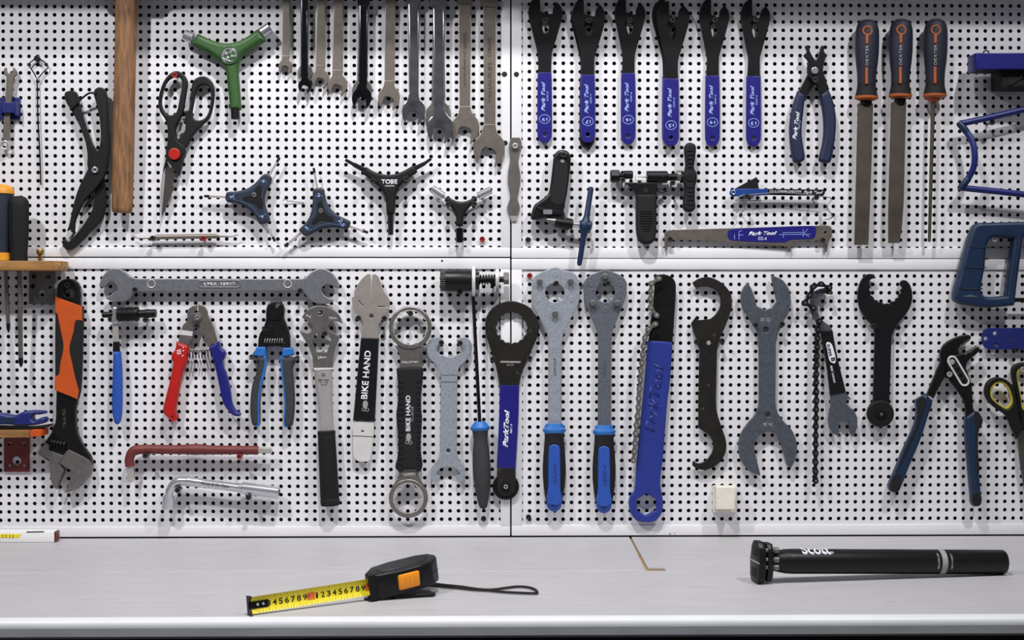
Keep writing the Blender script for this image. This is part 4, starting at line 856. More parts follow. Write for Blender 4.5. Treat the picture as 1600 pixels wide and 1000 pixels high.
nk = plate('neck', t, 'grey_steel', K('E2', [(212,505,c),(374,505,c),(372,575),(420,650,c),(370,612),(290,590),(215,612),(160,655,c),(212,580)]), 10.5, 5.5, bev=.8)
text(nk, 'bright_metal', 'MEGAEXO', *K('E2', (290,555)), 22, 4.5, 1, 16.1, .01)
sl = plate('sleeve', t, 'black_rubber', K('E1', [(195,582,c),(212,574),(390,570),(406,588,c),(402,650),(386,800),(390,920)]) + K('E2', [(396,120),(384,300),(388,400),(399,480),(394,517,c),(192,521,c),(187,490),(205,420),(212,340),(206,240),(194,100)]) + K('E1', [(196,920),(212,800),(206,680)]), 6, 15, bev=3.5, res=2)
for i in range(17):
    yy = 593 + i * 8.6
    for xa, xb in ((622.2, 630), (651, 657.4)):
        plate('rib', sl, 'black_plastic', rrect(xa - .4, yy, xb + .4, yy + 6.4, 1.4, 2), 19.6, 2.0, bev=.6, sm=False)
text(sl, 'white_print', 'BIKE HAND', 637.6, 646, 56, 7.2, 90, 21.1, .02); text(sl, 'grey_print', 'TC-3015B', 644.3, 647.5, 24, 3.6, 90, 21.1, .01); cyc_icon(sl, *K('E2', (292,280)), 21.0, 0)

# grey cup spanner
t = thing('hook_wrench', 'pale grey cast bottom bracket wrench with notched open jaws at both ends', 'wrench', 700, 753, 6)
plate('body', t, 'cast_grey', K('E1', [(543,630,c),(500,548),(455,500),(437,450),(445,380),(480,340),(530,332),(562,358),(566,385,c),(545,392,c),(530,384),(518,420),(525,460),(560,475),(620,490),(680,466),(704,450),(708,400),(696,376),(668,376,c),(668,352),(700,335),(750,340),(785,390),(780,450),(740,520),(690,568),(674,630,c)]) + K('E2', [(672,0,c),(669,380,c),(690,450),(725,500),(734,560),(720,605),(690,614),(662,592),(664,562,c),(692,562),(680,530),(640,506),(590,500),(540,512),(510,548),(518,568,c),(536,560,c),(537,588),(510,614),(475,602),(465,550),(480,490),(520,440),(536,390,c),(541,0,c)]), 7, 5, [circ(*K('E2', (602,370)), 3.2, 14)], bev=1.0)
for a, b in ((628, 630), (682, 684)): plate('forging_line', t, 'slate_steel', K('E1', rect(544, a, 672, b + 2)), 11.9, .4, bev=.05, sm=False)

# bottom bracket cutter on a long handle
t = thing('facing_tool', 'black toothed socket with spring bolt on a long rod with blue-collared handle', 'facing tool', 752, 797, 8)
lathe('socket', t, 'black_satin', K('H7', (100,412)), K('H7', (705,412)), [(0,15.6),(1,16.2),(7.4,16.4),(7.8,16.7),(47,16.9),(49,16)], 22, None, 1, 28)
for i in range(15):
    a = math.pi * (i + .5) / 15; yy = 438.5 - 16.2 * math.cos(a); dd = 22 + 16.2 * math.sin(a)
    rod('tooth', t, 'grey_steel', (688.4, yy), (696, yy), .75, dd, seg=6)
lathe('ring_plate', t, 'bright_metal', K('H7', (708,425)), K('H7', (776,425)), [(0,22.5),(.8,23.8),(4.7,23.8),(5.5,22.5)], 22, None, .8, 28)
lathe('washer', t, 'black_satin', K('H7', (778,410)), K('H7', (850,410)), [(0,14.2),(5.2,14.2),(5.8,13.6)], 22, None, 1, 24)
rod('bolt', t, 'black_steel', K('H7', (840,400)), K('H7', (1330,388)), 4.6, 22)
helix('spring', t, 'black_steel', K('H7', (850,395)), K('H7', (1168,385)), 7.0, 1.2, 6, 22)
lathe('washer', t, 'bright_metal', K('H7', (1160,376)), K('H7', (1228,376)), [(0,14.6),(1,15.2),(4.6,15.2),(5.5,14.4)], 22, None, 1, 24)
lathe('hex_head', t, 'grey_steel', K('H7', (1312,368)), K('H7', (1420,368)), [(0,9),(1,9.8),(7.6,9.8),(8.7,8.6)], 22, None, 1, 6, .26)
rod('rod', t, 'black_steel', K('E3', (314,270)), K('E4', (216,262)), 2.7, 20, 16)
hp = [(0,8.5),(2,10.2),(6,13.2),(8.6,15.6),(11,15.4),(13.6,13.4)]
lathe('collar', t, 'sky_blue', K('E4', (216,256)), K('E4', (219,322)), hp, 16, None, .9, 26)
lathe('handle', t, 'dark_grip', K('E4', (219,316)), K('E4', (240,852)), [(0,12.6),(4,12),(10,11.2),(16,11.0),(26,12.4),(40,13.6),(55,14.2),(72,13.9),(88,12.4),(102,10),(113,7.8),(119,6.4),(122,4),(123,1.5)], 16, None, .95, 26)

# bottom bracket ring wrench with blue sleeve
t = thing('bracket_wrench', 'black ring wrench with blue sleeve and small gear at bottom, over the seam', 'wrench', 795, 780, 6)
hd = plate('head', t, 'worn_black', K('E3', [(400,500),(410,430),(450,370),(520,330),(590,320),(660,335),(720,370),(762,430),(784,500),(770,580),(735,660),(700,740),(660,840),(640,932,c),(503,928,c),(480,800),(450,700),(415,590)]), 6, 6.5, [scallop(*K('E3', (589,510)), 24, 1.0, 16, 4)], 1.0)
plate('foil_label', hd, 'satin_silver', K('E3', [(512,745),(654,748),(650,760),(506,757)]), 12.4, .3, bev=.05, sm=False)
text(hd, 'grey_print', 'BBT-9', *K('E3', (578,775)), 10, 2.6, -2, 12.5, .01)
sl = plate('sleeve', t, 'park_blue', K('E4', [(352,8,c),(484,10,c),(480,200),(460,576,c),(331,571,c),(344,300)]), 5, 9, bev=1.6)
text(sl, 'white_print', 'ParkTool', *K('E4', (395,304)), 59, 8, 87, 14.1, .05, .3); text(sl, 'white_print', 'BBT-9', *K('E4', (430,303)), 14, 3.2, 87, 14.1, .01)
plate('gear', t, 'black_steel', scallop(*K('E4', (393,698)), 20.6, .7, 34, 4), 4, 6, (), .5, False)
plate('tail', t, 'worn_black', K('E4', [(338,560,c),(458,565,c),(457,700),(448,735),(420,755),(390,761),(358,752),(338,728),(334,690)]), 10, 3.5, bev=.6)
disc('nut', t, 'black_steel', *K('E4', (393,698)), 7, 13.4, 3, bev=.6); disc('bolt', t, 'chrome', *K('E4', (393,698)), 3.6, 16, 2.6, [circ(*K('E4', (393,698)), 1.6, 10)], .5, 16)

# hex key and L-shaped socket wrench
t = thing('hex_key', 'brown-red sleeved L-shaped hex key resting on two screws', 'hex key', 300, 750, 8)
tube('sleeve', t, 'brown_red', K('D5', [(132,335),(127,270),(160,200),(240,184),(400,184),(560,186),(640,184),(700,184),(770,184),(850,188),(1100,190),(1278,191)]), [7.2,7.2,7.4,7.4,7.2,7.2,7.8,8.6,8.2,7.2,6.9,6.9], 18, 14, n=5)
rod('key_end', t, 'satin_silver', K('D5', (132,325)), K('D5', (133,474)), 5.2, 18, seg=6); rod('key_end', t, 'satin_silver', K('D5', (1265,191)), K('D5', (1400,193)), 4.8, 18, seg=6)
t = thing('socket_wrench', 'polished chrome L-shaped socket wrench lying on two screws', 'socket wrench', 350, 797, 8)
socket(t, K('D5', (478,592)), K('D5', (468,718)), 9.6, 20)
tube('bend', t, 'chrome', K('D5', [(477,605),(490,545),(530,490),(580,467),(642,468)]), [6.0,6.6,7.2,7.4,7.4], 20, 16)
lathe('shaft', t, 'chrome', K('D5', (638,468)), K('D5', (1135,530)), [(0,7),(1,8),(4,8),(5,7.4),(30,7.0),(80,7.0),(85,7.6),(87.5,7.2)], 20, None, 1, 18)
socket(t, K('D5', (1128,528)), K('D5', (1464,570)), 9.6, 20)
text(t, 'stamp_print', 'Force & Six Cana', *K('D5', (890,500)), 44, 5, -7, 27.2, .01, .3)

# lower left shelf with the blue pry tool
t = thing('wood_ledge', 'short wooden ledge on a dark red steel bracket at left edge', 'shelf', 25, 737, 2)
z1, z0 = P(50, 672.0, 45).z, P(50, 683.5, 45).z; xe = P(47, 680, 45).x
box3('plank', t, 'shelf_wood', -1.16, xe, -.047, -.004, z0, z1, .001)
plate('bracket', t, 'dark_red', K('G3', rect(40, 362, 306, 716)), 2.0, 2.2, [circ(*K('G3', p), 2.8, 12) for p in ((98,425),(250,425),(98,655),(250,655))] + [circ(*K('G3', (172,604)), 7.2, 20)], .3, False)
t = thing('orange_cap', 'bright orange plastic end piece on the short wooden ledge', 'cap', 57, 681, 20)
plate('body', t, 'orange', K('G3', [(312,285),(330,277),(422,277),(428,285),(426,345),(330,352),(308,345)]), 10, 38, bev=1.2, sm=False)
t = thing('tire_lever', 'blue plastic pry tool with forked end lying on wooden ledge', 'lever', 30, 666, 20)
lv = plate('body', t, 'deep_blue', K('G3', [(-300,108,c),(0,108),(110,128),(160,125),(230,92),(330,78),(445,86,c),(456,112,c),(400,122),(350,122),(322,148),(340,182),(385,170),(440,148),(466,168),(452,205),(350,232),(200,238),(90,226),(-300,225,c)]), 18, 24, bev=4, res=3)
plate('recess', lv, 'teal_navy', rrect(*K('G3', (-300,148)), *K('G3', (150,212)), 3), 41.6, .9, bev=.4, sm=False)
t = thing('tire_lever', 'flat black pry lever lying under the blue forked one', 'lever', 40, 671, 20)
plate('body', t, 'black_plastic', K('G3', [(-300,232,c),(100,242),(300,248),(430,235),(512,220,c),(480,252),(420,266),(300,280),(100,274),(-300,270,c)]), 16, 22, bev=1.5)

# ================================================================ lower right panel
def crown_tool(label, head, hole, pins, flush, sx, hy0, m):
    t = thing('freewheel_wrench', label, 'wrench', sx, 800, 6, 'pin wrenches with blue and black handles')
    hd = plate('head', t, m, head, 8, 6, [circ(*K('E5', hole), 14.9, 28)], 1.0)
    for p in pins: disc('pin', hd, 'grey_steel', *K('E5', p), 4.6, 13.8, 8, bev=.8, n=18)
    for p in flush: disc('pin_end', hd, m, *K('E5', p), 5.0, 13.6, .9, bev=.3, n=18)
    y0 = hy0
    lathe('collar', t, 'sky_blue', (sx, y0), (sx, y0 + 16), [(0,13.2),(1.5,14.2),(5,14.4),(8.5,18.2),(11,18.2),(14,16.2),(16,15)], 14, None, .6, 28)
    h = lathe('handle', t, 'black_rubber', (sx, y0 + 14), (sx - .4, y0 + 122), [(0,15.6),(4,15.2),(12,15.0),(20,15.8),(34,17.2),(52,18.2),(70,18),(86,16.4),(100,14.2),(108,12.6)], 14, None, .62, 30)
    lathe('end_cap', h, 'mid_blue', (sx - .3, y0 + 118), (sx - .4, y0 + 137.5), [(0,13.0),(6,12.2),(12,11),(16,8.5),(18.6,5),(19.5,1)], 14, None, .66, 26)
    il = plate('inlay', h, 'mid_blue', [(sx-8.2, y0+37), (sx-4, y0+33.4), (sx, y0+32.6), (sx+4, y0+33.4), (sx+8.2, y0+37), (sx+9.3, y0+66), (sx+9.4, y0+100), (sx+10, y0+124), (sx-10, y0+124), (sx-9.6, y0+100), (sx-9.4, y0+66)], 17, 8.2, bev=1.6, res=2)
    text(il, 'whip_blue', 'unior', sx, y0 + 77, 34, 7, 90, 25.3, .01, .2, 'embossing')
    plate('hang_hole', il, 'whip_blue', circ(sx - .6, y0 + 126, 4.2, 18), 21, 3.2, [circ(sx - .6, y0 + 126, 3.2, 16)], .3, False)
    text(hd, 'slate_steel', 'unior', sx, y0 - 90, 30, 5, 90, 14.05, .005, .2, 'embossing')
crown_tool('pale cast pin wrench with domed six-sided head and blue-black handle, left of two', K('E5', [(92,290),(98,185),(120,140),(205,97),(262,78),(312,95),(402,127),(426,168),(435,290),(424,345),(330,530),(309,605,c)]) + K('E6', [(246,290,c),(159,290,c)]) + K('E5', [(212,610,c),(198,530),(100,345)]),
           (259,262), ((152,180),(372,178),(262,408)), ((262,130),(140,308),(383,308)), K('E6', (201,0))[0], 662, 'cast_grey')
crown_tool('darker cast pin wrench with domed six-sided head and blue-black handle, right of two', K('E5', [(464,200),(490,150),(560,116),(618,95),(680,116),(745,150),(769,192),(765,280),(735,370),(670,535),(660,620,c)]) + K('E6', [(584,300,c),(496,300,c)]) + K('E5', [(567,600,c),(558,535),(482,355),(466,280)]),
           (618,262), ((618,145),(530,335),(702,335)), ((512,197),(725,197),(615,382)), K('E6', (539,0))[0], 664.5, 'cast_dark')

# roller chains
def link_mesh(p, r, inner):
    lp = []
    for k in range(9): a = math.pi/2 + math.pi*k/8; lp.append((-p/2 + r*math.cos(a), r*math.sin(a)))
    lp.append((0, -r*.42))
    for k in range(9): a = -math.pi/2 + math.pi*k/8; lp.append((p/2 + r*math.cos(a), r*math.sin(a)))
    lp.append((0, r*.42))
    bm = bmesh.new(); w = .0030 if inner else .0042
    for y in (-w, w):
        me = slab_mesh([lp], .0012, .0002, 0); me.transform(Matrix.Translation((0, y, 0))); bm.from_mesh(me); bpy.data.meshes.remove(me)
    for x in (-p/2, p/2):
        me = rev_mesh(Vector((x, -.0055, 0)), Vector((x, .0055, 0)), [(0, r*.34), (.0006, r*.45), (.0104, r*.45), (.011, r*.34)], 10); bm.from_mesh(me); bpy.data.meshes.remove(me)
    me = bpy.data.meshes.new('m'); bm.to_mesh(me); bm.free()
    me.polygons.foreach_set('use_smooth', [True]*len(me.polygons)); me.set_sharp_from_angle(angle=.6)
    for q in me.polygons: q.material_index = 1 if abs(q.center.y) > .0049 else 0
    return me
def chain(parent, pts, d, r, m, first=0):
    L = rootloc(parent); protos = []
    for inner in (0, 1):
        me = link_mesh(.013, r, inner); me.materials.append(MATS[m]); me.materials.append(MATS['satin_silver' if m == 'grey_steel' else 'grey_steel']); protos.append(me)
    for i in range(len(pts) - 1):
        a = P(pts[i][0], pts[i][1], d); b = P(pts[i+1][0], pts[i+1][1], d); v = b - a
        o = bpy.data.objects.new('chain_link', protos[(i + first) % 2]); col.objects.link(o); o.parent = parent
        o.location = (a + b) / 2 - L; o.rotation_euler = (0, -math.atan2(v.z, v.x), 0); o.scale = (v.length / .013, 1, 1)
t = thing('chain_whip', 'big blue chain whip with black blade and hexagon hole in its end', 'chain whip', 1010, 815, 6)
plate('blade', t, 'black_steel', K('E7', [(285,110),(305,90),(335,85),(390,95),(428,130),(437,185),(425,400),(412,575,c),(240,570,c),(262,400),(275,300),(283,200)]), 9, 4, bev=.4)
sl = plate('sleeve', t, 'whip_blue', K('E7', [(238,555,c),(414,567,c),(395,850)]) + K('E8', [(378,30),(345,440),(326,620),(342,710),(347,770),(330,840),(285,885),(226,893),(160,880),(118,830),(105,770),(112,712),(145,660),(158,480),(186,200)]) + K('E7', [(215,850)]), 6, 10, [K('E8', [(228,690),(298,728),(298,808),(220,845),(159,808),(159,728)])], 2.2, res=2)
text(sl, 'whip_blue_dark', 'ParkTool', 1022, 622, 108, 17, 82, 16.05, .03, .25, 'embossing')
disc('dimple', sl, 'whip_blue_dark', *K('E8', (265,296)), 2.4, 15.6, .5, bev=.1)
pts = K('E7', [(315,115),(262,150),(258,205),(255,262),(258,322),(298,375)]); chain(t, pts, 19, .0043, 'grey_steel')
pts = K('E7', [(290,438),(240,475),(217,535),(207,597),(200,655),(195,715),(188,770),(184,835),(178,900),(172,968)]) + K('E8', [(170,75),(163,140),(156,202),(150,262),(146,330),(141,388),(134,450)]); chain(t, pts, 21, .0043, 'grey_steel')

t = thing('hook_spanner', 'black hook spanner with curled hook at top and bottom', 'spanner', 1110, 735, 6)
hs = plate('body', t, 'worn_black', K('E7', [(553,145,c),(600,115),(660,103),(720,120),(780,160),(825,220),(836,290),(820,370),(790,450),(750,540),(730,610,c),(724,900,c)]) + K('E8', [(722,20,c),(727,100),(760,210),(790,300),(796,360),(775,430),(720,490),(650,519),(590,512),(557,490),(557,462,c),(571,455,c),(580,470),(620,470),(665,440),(700,380),(700,320),(670,270),(625,240),(597,220,c),(597,20,c)]) + K('E7', [(605,620,c),(590,560),(565,500),(545,435,c),(580,385,c),(590,406),(640,406),(690,396),(740,340),(755,280),(740,220),(700,185),(650,172),(595,180),(588,197,c)]), 7, 5, bev=.6)
disc('rivet', hs, 'satin_silver', *K('E7', (670,572)), 3.3, 11.4, 1.2, bev=.4, n=16)

t = thing('open_end_wrench', 'large dark grey double open-ended wrench stamped 30 32', 'wrench', 1200, 748, 6)
wb2 = plate('body', t, 'slate_steel', K('F1', [(182,148,c),(145,200),(132,280),(150,350),(190,410),(235,480),(258,530),(266,610,c)]) + K('F2', [(280,0,c),(277,170),(250,240),(190,310),(140,390),(122,470),(130,560),(160,630),(220,690),(293,718,c),(270,620),(250,540),(243,482,c),(265,420),(310,385),(368,372),(420,395),(437,432,c),(455,480),(480,560),(500,630),(530,658,c),(565,590),(579,500),(565,420),(530,350),(480,300),(430,230),(411,160),(410,0,c)]) + K('F1', [(393,640,c),(394,590),(410,530),(450,440),(490,370),(504,280),(490,200),(440,130),(370,97,c),(361,110),(375,180),(392,250,c),(405,285,c),(362,340,c),(310,352,c),(250,325,c),(235,260),(210,195)]), 7, 7, [circ(*K('F1', (318,500)), 4.4, 18), circ(*K('F2', (348,237)), 4.4, 18)], 1.0)
text(wb2, 'grey_print', '30 32', *K('F1', (313,427)), 16, 5.5, 0, 14.05, .02); text(wb2, 'grey_print', '34 36', *K('F2', (350,318)), 15, 6, 180, 14.05, .02)

t = thing('chain_whip', 'slim grey chain whip with black printed sleeve and hanging chain', 'chain whip', 1290, 685, 6)
plate('hook', t, 'slate_steel', K('F1', [(808,175,c),(792,225,c),(740,242),(715,290),(705,350),(715,400),(750,440),(800,480),(820,525,c),(722,530,c),(690,450),(660,390),(645,330),(650,270),(690,210),(750,190)]), 9, 4, bev=.5)
sl = plate('sleeve', t, 'black_satin', K('F1', [(723,512,c),(816,505,c),(838,640),(862,750),(916,965,c),(798,987,c),(770,760)]), 7.5, 7.5, bev=1.8)
plate('logo_field', sl, 'white_print', K('F1', [(768,598),(800,600),(822,650),(835,745),(795,735),(775,650)]), 14.9, .3, bev=.05)
text(sl, 'black_print', 'SUPER', *K('F1', (790,655)), 20, 4.5, -78, 15.25, .03); text(sl, 'black_print', 'B', *K('F1', (818,722)), 6, 6.5, -80, 15.25, .04)
text(sl, 'white_print', '8838 TAIWAN', *K('F1', (816,832)), 27, 3.6, -78, 15.1, .015)
plate('wrench_end', t, 'slate_steel', K('F2', [(836,75,c),(955,66,c),(985,100),(1001,125,c),(970,118,c),(964,152),(995,190),(1020,202),(1045,260),(1048,320),(1035,380),(1018,413,c),(995,390),(985,340),(975,302),(930,290),(905,310),(907,412,c),(860,382),(825,320),(822,250),(840,170)]), 9, 4, bev=.5)
chain(t, K('F1', [(792,225),(788,188),(727,162),(668,183),(643,245),(607,303),(668,340)]), 17, .0044, 'black_steel')
chain(t, K('F1', [(715,438),(703,500),(700,565),(698,630),(696,698),(694,765),(692,830),(691,895),(690,960)]) + K('F2', [(728,62),(727,130),(725,200),(725,264),(723,330),(722,402),(722,472),(721,540),(720,610),(720,683),(720,755)]), 17, .0042, 'black_steel')

t = thing('bracket_wrench', 'flat matt black wrench with notched open jaw and round knurled knob below', 'wrench', 1377, 668, 6)
plate('body', t, 'black_satin', K('F3', [(196,108),(168,96),(135,115),(112,160),(104,220),(115,280),(150,340),(185,375),(197,420,c),(187,800,c),(275,800,c),(287,430,c),(310,380),(350,330),(385,280),(399,220),(390,165),(370,136),(345,131),(329,150,c),(346,172,c),(334,184,c),(340,198,c),(324,208,c),(326,224,c),(310,228,c),(305,244,c),(286,244,c),(278,258,c),(262,254,c),(246,260,c),(236,248,c),(218,250,c),(210,238,c),(194,236,c),(190,222,c),(174,212,c),(178,196,c),(165,182,c),(174,168,c),(165,150),(176,126),(202,120,c)]), 7, 5, bev=.5)
kb = plate('knob', t, 'black_plastic', scallop(*K('F3', (230,850)), 20.8, .5, 30, 4), 8, 11, (), 2.2, False)
plate('star', kb, 'black_steel', scallop(*K('F3', (232,852)), 7.6, 1.4, 8, 6), 18.6, 2.4, [circ(*K('F3', (232,852)), 2.6, 12)], .5, False)
disc('bolt', kb, 'grey_steel', *K('F3', (232,852)), 2.4, 18.8, 1.8, bev=.4, n=12)

t = thing('foam_block', 'small cream white block stuck low on the panel', 'block', 1132, 800, 4)
plate('base', t, 'cream_foam', K('E8', rect(703, 634, 868, 820)), .2, 10, bev=.8, sm=False)
plate('block', t, 'cream_foam', K('E8', rect(724, 642, 856, 800)), 10, 24, bev=1.2, sm=False)

# water pump pliers
t = thing('pump_pliers', 'open water pump pliers with dark blue handles, right of the black wrench', 'pliers', 1460, 790, 8)
plate('jaw', t, 'black_steel', K('F4', [(432,132),(405,127),(350,145),(308,175),(292,215),(294,248),(278,288),(232,402,c),(262,418,c),(312,325),(345,300),(382,262),(384,225),(375,192),(400,168),(428,152)]), 10, 8, bev=1.5)
plate('jaw', t, 'black_steel', K('F4', [(474,190),(464,210),(412,264),(435,345),(445,490,c),(412,510,c),(405,440),(370,380),(330,320),(328,240),(380,216),(430,206),(462,184)]), 16, 8, bev=1.5)
for i in range(5):
    plate('tooth', t, 'grey_steel', K('F4', [(402+i*12, 222-i*8), (410+i*12, 208-i*8), (416+i*12, 216-i*8)]), 15, 9.5, bev=.3, sm=False)
    plate('tooth', t, 'grey_steel', K('F4', [(380+i*9, 186-i*9), (390+i*9, 186-i*7), (386+i*9, 170-i*6)]), 10, 9, bev=.3, sm=False)
a, b = K('F4', (348,246)), K('F4', (404,340))
plate('slot_rim', t, 'bright_metal', capsule(*a, *b, 8.2), 23.6, 2.0, [capsule(*a, *b, 5.2)], .5, False)
plate('slot', t, 'gap_dark', capsule(*a, *b, 5.3), 23.2, 1.0, bev=.1, sm=False)
for k in range(4): disc('slot_step', t, 'black_steel', a[0] + (b[0]-a[0])*(k*.28+.12), a[1] + (b[1]-a[1])*(k*.28+.12), 3.2, 23.8, 1.6, bev=.5, n=12)
disc('pivot', t, 'satin_silver', *K('F4', (347,252)), 4.2, 24, 2.4, bev=.8, n=18)
h = plate('handle', t, 'teal_navy', K('F4', [(183,428,c),(233,398,c),(258,440),(243,490),(208,600),(152,735),(110,838),(90,851),(66,846),(60,820),(85,760),(130,650),(178,545),(189,480)]), 5, 19, bev=5.5, res=3)
plate('grip_inlay', h, 'black_rubber', K('F4', [(185,430),(215,412),(228,445),(212,490),(196,540),(140,670),(100,745),(90,760),(130,655),(180,545),(190,480)]), 22.6, 2, bev=.8); plate('tip', h, 'black_rubber', K('F4', [(84,768),(110,775),(106,838),(90,850),(67,845),(62,818)]), 22.2, 2.2, bev=.8)
h = plate('handle', t, 'teal_navy', K('F4', [(412,505,c),(455,474,c),(490,522,c),(471,570),(468,650),(476,780),(483,900),(470,916),(445,912),(438,860),(425,720),(414,600)]), 9, 19, bev=5.5, res=3)
plate('grip_inlay', h, 'black_rubber', K('F4', [(452,480),(488,520),(470,568),(466,650),(472,760),(460,760),(452,640),(456,560)]), 26.4, 2.2, bev=.8); plate('tip', h, 'black_rubber', K('F4', [(442,860),(476,860),(481,900),(468,914),(447,910)]), 26.2, 2.2, bev=.8)

# things cut by the right edge
t = thing('hole_bracket', 'blue perforated flat metal bracket at right edge below the hacksaw', 'bracket', 1590, 548, 6)
plate('strip', t, 'deep_blue', K('G8', [(155,130),(160,92),(188,60),(225,56,c),(760,56,c),(760,210,c),(200,210,c),(168,182)]), 9, 3, [circ(*K('G8', p), 3.4, 16, 2.9) for p in ((250,95),(183,132),(375,135),(262,178),(500,95),(500,178))], .4)
t = thing('scissors', 'black-handled scissors with yellow-lined finger loops at right edge', 'scissors', 1597, 800, 6)
lo = smooth(K('G8', [(215,500),(240,450),(290,432),(340,460),(370,520),(380,580),(360,620),(330,635),(290,615),(245,580),(220,550)]))
h = plate('handle', t, 'black_plastic', K('G8', [(180,490),(200,440),(240,412),(290,408),(340,430),(385,480),(405,560),(420,680),(447,770,c),(405,850,c),(370,770),(330,680),(270,635),(215,590),(185,540)]), 12, 10, [lo], 2.5, res=2)
plate('loop_lining', h, 'yellow_rim', lo, 11, 8, [scaled(lo, .84, K('G8', (298,535)))], .6, False)
lo = smooth(K('G8', [(402,390),(412,350),(450,335),(510,370),(520,480),(480,600),(450,640),(432,560),(412,460)]))
h = plate('handle', t, 'black_plastic', K('G8', [(370,380),(380,330),(430,305),(500,310),(560,380),(560,520),(500,640),(470,770,c),(430,800,c),(430,700),(405,560),(385,460)]), 7, 10, [lo], 2.5, res=2)
plate('loop_lining', h, 'yellow_rim', lo, 6, 8, [scaled(lo, .82, K('G8', (460,470)))], .6, False)
plate('blade', t, 'blade_steel', K('G8', [(412,835,c),(448,770,c),(500,800,c),(505,1000),(485,1380,c),(425,1000)]), 11, 2.5, bev=.4)

# ================================================================ screws the tools hang on
def screw_mesh():
    bm = bmesh.new(); r = .0043
    pl = []
    a, b = r * .62, r * .17
    for x, z in ((b,a),(-b,a),(-b,b),(-a,b),(-a,-b),(-b,-b),(-b,-a),(b,-a),(b,-b),(a,-b),(a,b),(b,b)): pl.append((x, z))
    me = slab_mesh([[(r*math.cos(2*math.pi*k/18), r*math.sin(2*math.pi*k/18)) for k in range(18)], pl], .0022, .0003, 1); me.transform(Matrix.Translation((0, -.0011, 0))); bm.from_mesh(me)
    me = rev_mesh(Vector((0, 0, 0)), Vector((0, .05, 0)), [(0, r*.95), (.0008, r*.8), (.0022, r*.42), (.022, r*.40), (.045, r*.36)], 14); bm.from_mesh(me)
    o = bpy.data.meshes.new('m'); bm.to_mesh(o); bm.free()
    o.polygons.foreach_set('use_smooth', [True]*len(o.polygons)); o.set_sharp_from_angle(angle=.6)
    return o
SM = {}
for nm, m in (('black', 'screw_black'), ('red', 'screw_red'), ('steel', 'satin_silver')):
    me = screw_mesh(); me.materials.append(MATS[m]); SM[nm] = me
def screw(x, y, kind, where, d=26):
    o = bpy.data.objects.new('screw', SM[kind]); col.objects.link(o); o.location = P(x, y, d)
    o.rotation_euler = (0, random.uniform(0, 1.5), 0)
    o['label'] = ('red-painted' if kind == 'red' else 'bright steel' if kind == 'steel' else 'small black') + ' crosshead screw ' + where
    o['category'] = 'screw'; o['group'] = 'crosshead screws the tools hang on'
